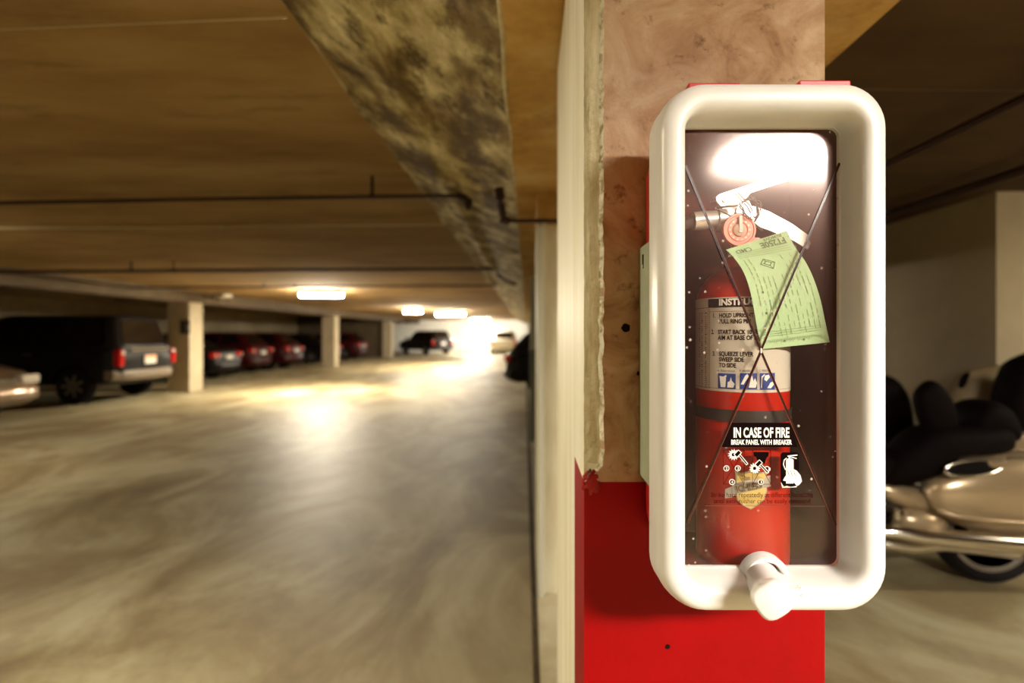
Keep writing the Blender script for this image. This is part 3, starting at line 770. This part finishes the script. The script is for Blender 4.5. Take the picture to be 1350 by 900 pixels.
# ring-pull wire and round seal
ring = empty('safety_seal', (.268, .70, H0 + .125), 0, 'round orange plastic seal disc hanging on wire from the valve', 'seal')
Ys = .7085
c = P(974.5, 303, Ys)
bm = B(); lathe(bm, c, [(.0212, .002), (.0215, 0), (.0205, -.0022), (.0185, -.0022), (.0178, -.0008), (.0150, -.0008), (.0145, -.002), (.0105, -.002), (.010, -.0006), (.001, -.0006)], 40, 'y')
t_ = P(998, 320, Ys); lathe(bm, t_, [(.0030, .001), (.0066, .001), (.0066, -.0015), (.0030, -.0015), (.0030, .001)], 20, 'y')
bx(bm, P(985, 0, Ys).x, P(995, 0, Ys).x, Ys - .001, Ys + .001, P(0, 321, Ys).z, P(0, 312, Ys).z)
done_w('disc', bm, M['seal'], ring, 40)
bm = B(); lathe(bm, c + Vector((0, -.001, 0)), [(.0085, .0005), (.0085, -.0015), (.006, -.0035), (.001, -.004)], 24, 'y')
for k in range(14):
    a = 2 * PI * k / 14; box(bm, c + Vector((.0125 * math.cos(a), -.0018, .0125 * math.sin(a))), (.0022, .0008, .0022), 0)
bx(bm, c.x - .002, c.x + .002, c.y - .006, c.y - .003, c.z - .004, c.z + .017)
done_w('hub', bm, M['sealpale'], ring, 40)
bm = B(); cc = P(990, 274, .705); pts = []
for k in range(56):
    a = 2 * PI * k / 28; r_ = .0115 + .0018 * math.sin(k * 1.7)
    pts.append(cc + Vector((r_ * math.cos(a) + .0015 * math.sin(k * .9), .004 * math.sin(a * .5 + k * .1), r_ * 1.15 * math.sin(a))))
tube(bm, pts, .0008, 6)
for seq in (((969, 255), (985, 272), (990, 281)), ((972, 253), (988, 270), (992, 278)), ((944, 275), (962, 284), (970, 286)), ((998, 268), (999, 284), (994, 294), (1005, 304))):
    tube(bm, [P(x, y, .703 + .003 * i) for i, (x, y) in enumerate(seq)], .0008 if seq[0][0] < 998 else .0016, 6)
done_w('wire_loop', bm, M['wire'], ring, 60)

# green inspection tag
Lf = [(957, 329), (968, 340), (980, 358), (988, 380), (994, 408), (999, 436), (1005, 460)]
Rt = [(1037, 304), (1048, 325), (1062, 345), (1073, 368), (1082, 396), (1088, 424), (1094, 451)]
def tagp(u, v, d=0):
    t = min(max(1 - v, 0), .99999) * 6; i = int(t); f = t - i
    def cr(Pn, i, f):
        p0 = Pn[max(i - 1, 0)]; p1 = Pn[i]; p2 = Pn[i + 1]; p3 = Pn[min(i + 2, 6)]
        return [0.5 * ((2 * p1[k]) + (-p0[k] + p2[k]) * f + (2 * p0[k] - 5 * p1[k] + 4 * p2[k] - p3[k]) * f * f + (-p0[k] + 3 * p1[k] - 3 * p2[k] + p3[k]) * f ** 3) for k in (0, 1)]
    a = cr(Lf, i, f); b = cr(Rt, i, f)
    x = a[0] + (b[0] - a[0]) * u; y = a[1] + (b[1] - a[1]) * u
    Y = .6945 - .003 * math.sin(PI * (1 - v)) + .002 * math.sin(PI * u) - d
    return P(x, y, Y)
bm = B(); NU, NV = 12, 28
for d in (0, -.0004):
    g = [[bm.verts.new(tagp(i / NU, j / NV, d)) for i in range(NU + 1)] for j in range(NV + 1)]
    for j in range(NV):
        for i in range(NU): bm.faces.new((g[j][i], g[j][i + 1], g[j + 1][i + 1], g[j + 1][i]))
bmesh.ops.translate(bm, verts=bm.verts, vec=-Vector((.30, .695, 1.45)))
tg = link('inspection_tag', (lambda me: (bm.to_mesh(me), bm.free(), me)[2])(bpy.data.meshes.new('inspection_tag')), M['tagp'], None, 180)
tg.location = (.30, .695, 1.45); tag(tg, 'curved green paper inspection tag hanging behind the cabinet window', 'tag')
bm = B()
TW, TH = .085, .150   # nominal size
tf = lambda x, y: tagp(x / TW, y / TH, .0006)
text_mesh(bm, 'FT250E', tf, size=.0125, x=.078, y=.1405, rot=PI, sx=.9, bold=.0005)
text_mesh(bm, 'REMOVE', tf, size=.0075, x=.076, y=.1475, rot=PI, sx=.9, bold=.0002)
text_mesh(bm, 'CMD', tf, size=.011, x=.030, y=.139, rot=PI, sx=.9, bold=.0001)
for cx_, cy_ in ((.016, .068), (.0145, .044), (.030, .0095), (.054, .0045 + .004)):
    poly_map(bm, [(cx_ + .0012 * math.cos(k * PI / 5), cy_ + .0014 * math.sin(k * PI / 5)) for k in range(10)], tf)
def seg2(a, b, wd, mat=0):
    dx, dy = b[0] - a[0], b[1] - a[1]; d = math.hypot(dx, dy); nx, ny = -dy / d * wd / 2, dx / d * wd / 2
    poly_map(bm, [(a[0] + nx, a[1] + ny), (a[0] - nx, a[1] - ny), (b[0] - nx, b[1] - ny), (b[0] + nx, b[1] + ny)], tf, mat)
cx_, cy_ = .036, .106
o_ = [(cx_ - .009, cy_ + .001), (cx_ - .001, cy_ + .0085), (cx_ + .0105, cy_ + .001), (cx_ + .004, cy_ - .0085)]
i_ = [(cx_ - .004, cy_ + .001), (cx_ + .000, cy_ + .0045), (cx_ + .006, cy_ + .001), (cx_ + .002, cy_ - .003)]
for P4 in (o_, i_):
    for k in range(4): seg2(P4[k], P4[(k + 1) % 4], .0009)
for k in range(4): seg2(o_[k], i_[k], .0007)
done_w('lettering', bm, M['inkgreen'], tg)
bm = B()
for k in range(4): seg2((.006, .132 - k * .0032), (.079, .132 - k * .0032), .0006)
for col in range(12):
    x = .010 + col * .0062
    y = .118 if col in (0, 1, 8, 9, 10, 11) else .088
    while y > .024:
        ln = rnd.uniform(.003, .012); 
        if rnd.random() < .8: seg2((x, y), (x, y - ln), .0006 + .0005 * rnd.random())
        y -= ln + rnd.uniform(.001, .004)
for r_ in range(3): seg2((.006, .022 - r_ * .0025), (.079, .022 - r_ * .0025), .0004)
for k in range(34): seg2((.007 + k * .0021, .013), (.007 + k * .0021, .013 - rnd.uniform(.002, .006)), .0006)
done_w('small_print', bm, M['inkfaint'], tg)

# black sign on the left pillar
bm = B(); bx(bm, P(238, 0, 13.34).x, P(250, 0, 13.34).x, 13.325, 13.35, P(0, 440, 13.34).z, P(0, 422, 13.34).z)
sg = done('pillar_sign', bm, M['signblack']); tag(sg, 'small black number sign on the left pillar', 'sign')
bm = B(); p = P(241, 436, 13.3); text_mesh(bm, '3', lambda x, y: Vector((x, 13.322, y)), size=.26, x=p.x, y=p.z)
done('lettering', bm, M['inkgrey'], sg)

# ------------------------------------------------------------------ cars
def interp(tab, x):
    if x <= tab[0][0]: return tab[0][1]
    for (a, b), (c, d) in zip(tab[:-1], tab[1:]):
        if x <= c: 
            t = (x - a) / (c - a) if c > a else 0; t = t * t * (3 - 2 * t) * .35 + t * .65
            return b + (d - b) * t
    return tab[-1][1]

STY = {
 'sedan': dict(L=4.6, W=1.76, deck=[(-2.3, .78), (-2.22, .93), (-1.6, .98), (-1.2, 1.0), (1.0, .98), (1.5, .92), (2.05, .80), (2.3, .60)], zb=.24,
               cab=(-1.75, -.98, .45, 1.15), zr=1.40, wb=1.38, wr=.325),
 'hatch': dict(L=4.1, W=1.72, deck=[(-2.05, .75), (-2.0, .98), (-1.2, 1.0), (.9, .98), (1.35, .93), (1.85, .80), (2.05, .60)], zb=.24,
               cab=(-1.98, -1.55, .25, 1.1), zr=1.45, wb=1.27, wr=.32),
 'van': dict(L=4.6, W=1.90, deck=[(-2.3, .95), (-2.27, 1.12), (-1.2, 1.13), (1.0, 1.12), (1.45, 1.08), (2.0, .95), (2.3, .70)], zb=.36,
             cab=(-2.25, -2.08, .35, 1.15), zr=1.77, wb=1.42, wr=.36),
 'suv': dict(L=4.3, W=1.80, deck=[(-2.15, .90), (-2.1, 1.05), (-1.2, 1.06), (.8, 1.05), (1.3, 1.02), (1.9, .90), (2.15, .68)], zb=.30,
             cab=(-2.12, -1.75, .3, 1.1), zr=1.62, wb=1.30, wr=.34),
}
def make_car(name, style, paint, loc, rz, label, group=None, cat='car', bumper=None, lights='tail', plate=False, glass='glassd', front_lights=True):
    s = STY[style]; W = s['W'] / 2; L = s['L'] / 2; t = empty(name, loc, rz, label, cat, group)
    pm = M[paint]; gm = M[glass]
    # body: loft of cross-sections along x
    bm = B(); loops = []
    xs = [-L, -L + .03, -L + .10, -L + .25] + [-L + .25 + (2 * L - .5) * i / 22 for i in range(1, 22)] + [L - .25, L - .10, L - .03, L]
    for x in xs:
        e = abs(x) / L
        w_ = W * (1 - .16 * max(0, (e - .80) / .20) ** 2) ; zt = interp(s['deck'], x); zb = s['zb'] + .10 * max(0, (e - .9) / .1)
        sh = .02
        half = [(w_ * .86, zb), (w_ * .975, zb + .05), (w_ * .99, zb + .16), (w_, zb + (zt - zb) * .5), (w_ * .985, zb + (zt - zb) * .78), (w_ * .95, zt - .05), (w_ * .88, zt - .008), (w_ * .5, zt + .018)]
        loops.append([Vector((x, y, z)) for y, z in half] + [Vector((x, -y, z)) for y, z in half[::-1]])
    loft(bm, loops, 0, True, True)
    me = bpy.data.meshes.new('b'); bmesh.ops.recalc_face_normals(bm, faces=bm.faces); bm.to_mesh(me); bm.free()
    tmp = bpy.data.objects.new('b', me); COL.objects.link(tmp)
    axles = (-s['wb'], s['wb'] - .04)
    cb = B()
    for ax in axles:
        for sy in (-1, 1): lathe(cb, (ax, sy * W, s['wr']), [(s['wr'] * 1.16, -.24), (s['wr'] * 1.16, .24)], 28, 'y')
    cm = bpy.data.meshes.new('c'); bmesh.ops.recalc_face_normals(cb, faces=cb.faces); cb.to_mesh(cm); cb.free()
    cut = bpy.data.objects.new('c', cm); COL.objects.link(cut)
    md = tmp.modifiers.new('x', 'BOOLEAN'); md.object = cut; md.operation = 'DIFFERENCE'; md.solver = 'EXACT'
    dg = bpy.context.evaluated_depsgraph_get(); dg.update()
    me2 = bpy.data.meshes.new_from_object(tmp.evaluated_get(dg)); bpy.data.objects.remove(tmp); bpy.data.objects.remove(cut)
    me2.materials.clear(); me2.name = 'body'
    link('body', me2, pm, t, 35)
    # cabin
    xr0, xr1, xf1, xf0 = s['cab']; zr = s['zr']
    def cabloop(k):   # k: 0 belt .. 1 roof
        z0 = 0; pts = []
        xa = xr0 + (xr1 - xr0) * k; xb = xf0 + (xf1 - xf0) * k
        hw = W * (.90 - .17 * k)
        for (fx, fy) in ((0, .80), (.04, .97), (.12, 1), (.5, 1.01), (.86, .99), (.95, .95), (1, .78)):
            pts.append((xa + (xb - xa) * fx, hw * fy))
        return pts
    bm = B(); lp = []
    for k, dz in ((0, 0), (.35, 0), (.7, 0), (.93, 0), (1.0, .0)):
        P_ = cabloop(k if k < 1 else 1.04); zz = lambda x: interp(s['deck'], x) - .03
        z_ = (s['deck'][2][1] - .04) + (zr - .02 - s['deck'][2][1] + .04) * k
        L_ = [Vector((x, y, z_)) for x, y in P_] + [Vector((x, -y, z_)) for x, y in P_[::-1]]
        lp.append(L_)
    top = [Vector((v.x * .9 + (xr1 + xf1) * .05, v.y * .8, zr + .012)) for v in lp[-1]]
    lp.append(top); loft(bm, lp, 0, True, True)
    done('cabin', bm, pm, t, 50)
    zb_ = s['deck'][2][1] + .04; zt_ = zr - .09
    def kz(z): return (z - (s['deck'][2][1] - .04)) / (zr - .02 - s['deck'][2][1] + .04)
    def pane(name, c4, nrm):
        bm = B(); n_ = Vector(nrm).normalized() * .012
        loft(bm, [[Vector(p) - n_ * 2 for p in c4], [Vector(p) + n_ for p in c4]], 0, True, True)
        return done(name, bm, gm, t)
    def at(k, fx, side): 
        xa = xr0 + (xr1 - xr0) * k; xb = xf0 + (xf1 - xf0) * k
        return (xa + (xb - xa) * fx, side * W * (.90 - .17 * k) * 1.0, (s['deck'][2][1] - .04) + (zr - .02 - s['deck'][2][1] + .04) * k)
    k0, k1 = kz(zb_), kz(zt_)
    for side in (-1, 1):
        for f0, f1 in ((.08, .33), (.36, .62), (.65, .93)):
            pane('side_window', [at(k0, f0 + (.0), side), at(k0, f1, side), at(k1, min(f1, .93), side), at(k1, f0 + .01, side)], (0, side, .3))
    for fx, nm, nx in ((0, 'rear_window', -1), (1, 'windshield', 1)):
        a0, a1 = at(k0, fx, 1), at(k1, fx, 1); q_ = .80
        pane(nm, [(a0[0], a0[1] * q_, a0[2]), (a1[0], a1[1] * q_, a1[2]), (a1[0], -a1[1] * q_, a1[2]), (a0[0], -a0[1] * q_, a0[2])], (nx, 0, .5))
    # wheels
    for ax in axles:
        for sy in (-1, 1):
            bm = B(); r = s['wr']
            lathe(bm, (ax, sy * (W - .11), r), [(r * .62, -.09), (r * .9, -.10), (r, -.07), (r, .07), (r * .9, .10), (r * .62, .09)], 28, 'y')
            wh = done('wheel', bm, M['tyre'], t, 40)
            bm = B(); yo = sy * (W - .03)
            lathe(bm, (ax, yo - sy * .02, r), [(r * .64, -.02), (r * .64, .02)], 24, 'y')
            for k in range(7):
                a = 2 * PI * k / 7; box(bm, (ax + r * .34 * math.cos(a), yo + sy * .005, r + r * .34 * math.sin(a)), (r * .5, .03, r * .13), 0, 0, Matrix.Rotation(-a, 3, 'Y'))
            done('rim', bm, M['rim'], wh, 30)
    # bumpers
    for sx in (-1, 1):
        bm = B(); zb = s['zb'] + .10; lpb = []
        for yy in [-W * .97 + 2 * W * .97 * i / 14 for i in range(15)]:
            e = abs(yy) / (W * .97); xx = sx * (L + .05 - .16 * e ** 4)
            lpb.append([Vector((xx, yy, zb)), Vector((xx + sx * .03, yy, zb + .05)), Vector((xx + sx * .03, yy, zb + .16)), Vector((xx, yy, zb + .20)), Vector((xx - sx * .15, yy, zb + .20)), Vector((xx - sx * .15, yy, zb))])
        loft(bm, lpb, 0, True, True)
        done('bumper', bm, M[bumper] if bumper else pm, t, 40)
    zl = s['deck'][1][1] - .16
    for sy in (-1, 1):
        bm = B()
        if style in ('van', 'suv'): box(bm, (-L + .045, sy * (W * .86), zl - .05), (.14, .15, .34), 0, .03)
        else: box(bm, (-L + .05, sy * (W * .74), zl), (.16, .38, .17), 0, .04)
        tl = done('tail_light', bm, M['tail'], t)
        bm = B(); box(bm, (-L - .03, sy * (W * .84), zl + (.06 if style in ('van', 'suv') else 0)), (.02, .09, .07), 0, .008); done('reversing_lens', bm, M['clear'], tl)
        bm = B(); zf = s['deck'][-2][1] - .13
        box(bm, (L - .08, sy * (W * .70), zf), (.16, .36, .15), 0, .04); hl = done('headlight', bm, M['clear'], t)
        bm = B(); box(bm, (.82, sy * (W + .10), s['deck'][2][1] + .06), (.12, .20, .13), 0, .03); done('side_mirror', bm, pm, t)
        for hx_ in (-.55, .35):
            bm = B(); box(bm, (hx_, sy * (W + .012), s['deck'][2][1] - .14), (.16, .03, .03), 0, .008); done('door_handle', bm, M['chrome'] if paint != 'cargold' else pm, t)
    bm = B(); box(bm, (L + .0, 0, s['deck'][-2][1] - .16), (.06, W * .7, .12), 0, .01)
    for k in range(3): box(bm, (L + .034, 0, s['deck'][-2][1] - .20 + k * .04), (.012, W * .7, .012), 1)
    done('grille', bm, [M['carblack'], M['chrome']], t)
    pz = zl - .10 if style in ('van', 'suv') else zl - .05
    bm = B(); box(bm, (-L - .035, 0, pz), (.015, .36, .18), 0, .004); pl = done('license_plate', bm, M['plate'], t)
    bm = B(); box(bm, (-L - .042, 0, pz + .055), (.012, .34, .05), 0); done('plate_band', bm, M['plateo'] if plate else M['cardark'], pl)
    if style in ('van', 'suv'):
        bm = B(); box(bm, (-L - .02, 0, pz + .22), (.03, W * 1.2, .05), 0, .01); done('tailgate_handle', bm, M['chrome'] if plate else pm, t)
    return t

make_car('parked_van', 'van', 'cardark', (-8.12 - 2.30, 11.95, 0), PI, 'dark van with grey bumper and pale plate, rear toward the aisle beside the left pillar', bumper='trimgrey', plate=True)
g = 'cars parked tail out along the left side'
make_car('parked_sedan', 'sedan', 'cargold', (-8.02 - 2.35, 8.45, 0), 0, 'gold sedan with its nose at the left edge of the frame', bumper='cargold')
make_car('parked_sedan', 'sedan', 'carblack', (-9.15 - 2.30, 17.05, 0), PI, 'black sedan with red tail lights just behind the left pillar', g)
make_car('parked_hatchback', 'hatch', 'carred', (-9.45 - 2.05, 19.9, 0), PI, 'dark red hatchback right of the black sedan, its red lights glinting', g)
make_car('parked_hatchback', 'hatch', 'carred', (-9.3 - 2.05, 22.35, 0), PI, 'dark red car partly behind the middle pillar', g)
make_car('parked_sedan', 'sedan', 'carblack', (-9.2 - 2.3, 26.9, 0), PI, 'black car with red tail light just right of the middle pillar', g)
make_car('parked_hatchback', 'hatch', 'carred', (-9.1 - 2.05, 31.0, 0), PI, 'red car furthest along the left row', g)
make_car('far_car', 'suv', 'cardark', (-7.05, 38.6, 0), PI / 2 + .75, 'dark car standing before the bright end wall, left of the bright patch')
make_car('far_car', 'suv', 'carwhite', (-1.58, 39.3, 0), PI / 2, 'white car seen from behind at the bright end wall')
make_car('parked_car', 'hatch', 'carblack', (-.50 + 2.05, 13.95, 0), 0, 'black car whose tail sticks out from behind the near pillars')

# ------------------------------------------------------------------ motorcycles in the right bay
def ell(bm, c, r, mat=0, n=32, m_=18, p=2.4, tilt=0, taper=0):
    """superellipsoid with x-axis the long one"""
    Rm = Matrix.Rotation(tilt, 3, 'Y'); loops = []
    for i in range(m_ + 1):
        a = PI * i / m_; ex = -math.cos(a); k = max(1e-3, math.sin(a)) ** .75
        tp = 1 + taper * ex; L_ = []
        for j in range(n):
            b = 2 * PI * j / n; cb, sb = math.cos(b), math.sin(b)
            q_ = 1 / ((abs(cb) ** p + abs(sb) ** p) ** (1 / p))
            L_.append(Vector(c) + Rm @ Vector((r[0] * ex, r[1] * k * q_ * cb * tp, r[2] * k * q_ * sb * tp)))
        loops.append(L_)
    loft(bm, loops, mat, True, True)

def wheel(par, c, r, name='wheel', w_=.075, spokes=6):
    bm = B(); lp = [(r - .07, -w_ * .6), (r - .03, -w_), (r - .008, -w_ * .7), (r, -w_ * .3), (r, w_ * .3), (r - .008, w_ * .7), (r - .03, w_), (r - .07, w_ * .6)]
    lathe(bm, c, [(r - .075, -w_ * .5)] + lp + [(r - .075, w_ * .5), (r - .075, -w_ * .5)], 48, 'y')
    wh = done_w(name, bm, M['tyre'], par, 50)
    bm = B(); lathe(bm, c, [(r - .07, -w_ * .62), (r - .055, -w_ * .66), (r - .085, -w_ * .70), (r - .10, -w_ * .5), (r - .10, w_ * .5), (r - .07, w_ * .6), (r - .07, -w_ * .62)], 48, 'y')
    lathe(bm, c, [(.055, -w_ * .8), (.05, w_ * .8)], 24, 'y')
    for k in range(spokes):
        a = 2 * PI * k / spokes + .4; box(bm, (c[0] + (r - .07) * .5 * math.cos(a), c[1], c[2] + (r - .07) * .5 * math.sin(a)), (r - .12, .03, .03), 0, .004, Matrix.Rotation(-a, 3, 'Y'))
    done_w('rim', bm, M['rim'], wh, 40)
    bm = B(); lathe(bm, (c[0], c[1] - w_ * .75, c[2]), [(r * .28, -.003), (r * .50, -.003), (r * .50, .003), (r * .28, .003), (r * .28, -.003)], 32, 'y')
    done_w('brake_disc', bm, M['steel'], wh, 40)

mc = empty('touring_motorcycle', (2.6, 3.1, 0), 0, 'champagne coloured touring motorcycle with chrome exhaust and oval recess in its saddlebag', 'motorcycle')
Yb = 3.05
wheel(mc, (P(1300, 0, Yb + .12).x, Yb + .12, .312), .312)
bm = B()
ca = P(1262, 655, Yb)
# saddlebag shell
xl, xr_ = P(1216, 0, Yb).x, P(1475, 0, Yb).x
lps = []
NS = 28
for i in range(NS + 1):
    t_ = i / NS; x = xl + (xr_ - xl) * t_
    k = math.sin(PI * min(1, t_ * 1.0) ) ** .42 if t_ < .5 else math.sin(PI * t_) ** .5
    k = max(k, .02)
    zt_ = P(0, 655 - 54 * k - 6 * math.sin(t_ * PI), Yb).z; zb_ = P(0, 655 + (52 * k) - (12 * (1 - t_) * (1 - k)), Yb).z
    zm = (zt_ + zb_) / 2; hh = (zt_ - zb_) / 2; yw = .16 * k
    lp = []
    for j in range(28):
        b = 2 * PI * j / 28; cb, sb = math.cos(b), math.sin(b); p_ = 2.6; q_ = 1 / ((abs(cb) ** p_ + abs(sb) ** p_) ** (1 / p_))
        lp.append(Vector((x, Yb + .02 + yw * q_ * cb, zm + hh * q_ * sb)))
    lps.append(lp)
loft(bm, lps, 0, True, True)
sb = done_w('saddlebag', bm, M['champ'], mc, 180)
# chrome moulding and oval recess
bm = B(); tube(bm, [P(1236, 672, Yb - .10), P(1262, 681, Yb - .155), P(1300, 686, Yb - .160), P(1350, 689, Yb - .160), P(1430, 690, Yb - .13)], .009, 10); done_w('moulding', bm, M['champ'], sb, 60)
bm = B()
def oval(r1, r2, d, n=36):
    pts = []
    for k in range(n):
        a = 2 * PI * k / n
        px = 1283 + 38 * r1 * math.cos(a) ; py = 617 - 3 * math.cos(a) + 10.5 * r2 * math.sin(a)
        sl = (py - 604) / 26
        pts.append(P(px, py, Yb - .02 - .10 * sl - d))
    return pts
tube(bm, oval(1, 1, 0.02), .007, 8, closed=True); done_w('oval_rim', bm, M['chrome'], sb, 60)
bm = B(); loft(bm, [oval(.97, .95, .018), oval(.97, .95, .0)], 0, True, True); done_w('oval_recess', bm, M['carblack'], sb)
bm = B(); tube(bm, [P(1320, 606, Yb - .05), P(1336, 604, Yb - .06), P(1420, 606, Yb - .06)], .008, 8); box(bm, P(1320, 607, Yb - .06), (.03, .02, .012), 0, .003)
done_w('lid_latch', bm, M['chrome'], sb, 60)
# rear fender and side covers left of the bag
bm = B(); ell(bm, P(1188, 652, Yb + .10), (.19, .10, .070), 0, tilt=.30); done_w('side_cover', bm, M['champ'], mc, 180)
bm = B(); ell(bm, P(1212, 688, Yb + .02), (.145, .08, .075), 0, tilt=.15); done_w('lower_cover', bm, M['champ'], mc, 180)
bm = B(); tube(bm, [P(1178, 706, Yb), P(1180, 690, Yb - .04), P(1183, 672, Yb - .06)], [.02, .018, .016], 12); tube(bm, [P(1188, 690, Yb), P(1189, 676, Yb - .06)], .012, 10)
done_w('strut', bm, M['chrome'], mc, 60)
# engine block, exhaust
bm = B(); box(bm, P(1150, 660, Yb + .2), (.34, .26, .30), 0, .04)
for k in range(6): box(bm, P(1150, 640 + k * 8, Yb + .17), (.36, .30, .010), 0, .003)
done_w('engine', bm, M['engine'], mc, 40)
bm = B(); tube(bm, [P(1120, 700, Yb - .0), P(1150, 700, Yb - .05), P(1180, 701, Yb - .08), P(1215, 707, Yb - .10), P(1300, 714, Yb - .10), P(1420, 724, Yb - .10)], [.026, .03, .034, .042, .050, .054], 20)
done_w('exhaust', bm, M['chrome'], mc, 60)
bm = B(); tube(bm, [P(1165, 716, Yb + .02), P(1200, 720, Yb + .0), P(1240, 718, Yb + .02), P(1340, 730, Yb + .06)], [.03, .045, .035, .03], 16); done_w('lower_exhaust', bm, M['chrome'], mc, 60)
# seat, backrest pad, top bulk
def blob(name, pts, Y0, Y1, mat, par, bev=.02):
    """rounded solid from a side outline given as world x,z points"""
    bm = B(); c = sum((Vector((a, 0, b)) for a, b in pts), Vector()) / len(pts); n = len(pts)
    sm = []
    for i in range(n):
        p0, p1, p2, p3 = (Vector((*pts[(i + k) % n],)) for k in (-1, 0, 1, 2))
        for f in (0, .25, .5, .75):
            sm.append(0.5 * ((2 * p1) + (-p0 + p2) * f + (2 * p0 - 5 * p1 + 4 * p2 - p3) * f * f + (-p0 + 3 * p1 - 3 * p2 + p3) * f ** 3))
    lo = []
    for k in range(11):
        a = -PI / 2 + PI * k / 10; sc = math.cos(a) ** .5 if math.cos(a) > 1e-4 else .04
        sc = max(sc, .04); y = (Y0 + Y1) / 2 + (Y1 - Y0) / 2 * math.sin(a)
        lo.append([Vector((c.x + (q.x - c.x) * sc, y, c.z + (q.y - c.z) * sc)) for q in sm])
    loft(bm, lo, 0, True, True)
    return done_w(name, bm, mat, par, 60)
def pp(L_, Y): return [(P(a, b, Y).x, P(a, b, Y).z) for a, b in L_]
blob('seat', pp([(1160, 640), (1180, 596), (1215, 566), (1260, 560), (1330, 562), (1340, 584), (1325, 594), (1280, 594), (1240, 604), (1205, 636)], 3.1), 3.00, 3.30, M['leather'], mc)
blob('backrest', pp([(1204, 528), (1208, 512), (1222, 501), (1236, 506), (1250, 525), (1258, 556), (1252, 580), (1225, 580), (1212, 558)], 3.15), 3.08, 3.20, M['leather'], mc)
blob('pillion_seat', pp([(1262, 556), (1270, 536), (1290, 526), (1312, 530), (1326, 546), (1332, 580), (1262, 580)], 3.2), 3.06, 3.36, M['leather'], mc)
bm = B(); ell(bm, P(1168, 618, 3.2), (.16, .13, .12), 0, tilt=.5); done_w('fuel_tank', bm, M['leather'], mc, 180)
bm = B(); tube(bm, [P(1120, 640, 3.2), P(1180, 634, 3.15), P(1225, 640, 3.1)], .02, 10); done_w('frame_rail', bm, M['engine'], mc, 60)
# second motorcycle at the right edge
mb = empty('touring_motorcycle', (3.0, 3.48, 0), 0, 'black motorcycle fairing at the right edge of the frame, behind the champagne saddlebag', 'motorcycle')
Y2 = 3.42
blob('fairing', pp([(1322, 592), (1322, 555), (1328, 520), (1338, 490), (1352, 472), (1400, 462), (1440, 500), (1450, 570), (1400, 600)], Y2), 3.36, 3.62, M['leather'], mb)
blob('side_panel', pp([(1322, 598), (1330, 574), (1350, 570), (1400, 572), (1410, 600), (1360, 604)], Y2 - .12), 3.26, 3.36, M['champ'], mb)
wheel(mb, (P(1385, 0, 3.5).x, 3.5, .31), .31)
bm = B(); box(bm, (3.35, 3.52, .42), (.45, .2, .4), 0, .05); done_w('engine', bm, M['engine'], mb, 40)
# covered motorcycle by the wall
mt = empty('covered_motorcycle', (3.15, 3.86, 0), 0, 'motorcycle under a tan cover standing against the light wall corner', 'motorcycle')
blob('cover', pp([(1252, 700), (1250, 600), (1253, 530), (1262, 500), (1285, 486), (1320, 481), (1370, 479), (1420, 490), (1440, 560), (1440, 700)], 3.85), 3.70, 4.02, M['cover'], mt)
blob('grab_bar', pp([(1255, 508), (1260, 494), (1268, 490), (1266, 498), (1260, 510)], 3.78), 3.70, 3.74, M['leather'], mt)
wheel(mt, (3.02, 3.86, .28), .28)
# dark scooter half hidden behind the cabinet
ms = empty('motor_scooter', (2.75, 4.3, 0), 0, 'dark motor scooter in the shade right beside the cabinet edge', 'scooter')
Y3 = 4.25
blob('body', pp([(1110, 640), (1112, 560), (1130, 505), (1160, 492), (1185, 505), (1197, 540), (1200, 600), (1190, 650)], Y3), 4.1, 4.42, M['leather'], ms)
wheel(ms, (P(1130, 0, 4.26).x, 4.26, .24), .24); wheel(ms, (P(1215, 0, 4.26).x, 4.26, .24), .24)
bm = B(); tube(bm, [P(1140, 500, Y3), P(1136, 470, Y3 - .02)], .018, 10); tube(bm, [P(1136, 472, Y3 - .2), P(1136, 470, Y3), P(1136, 472, Y3 + .2)], .014, 10); done_w('handlebar', bm, M['engine'], ms, 60)
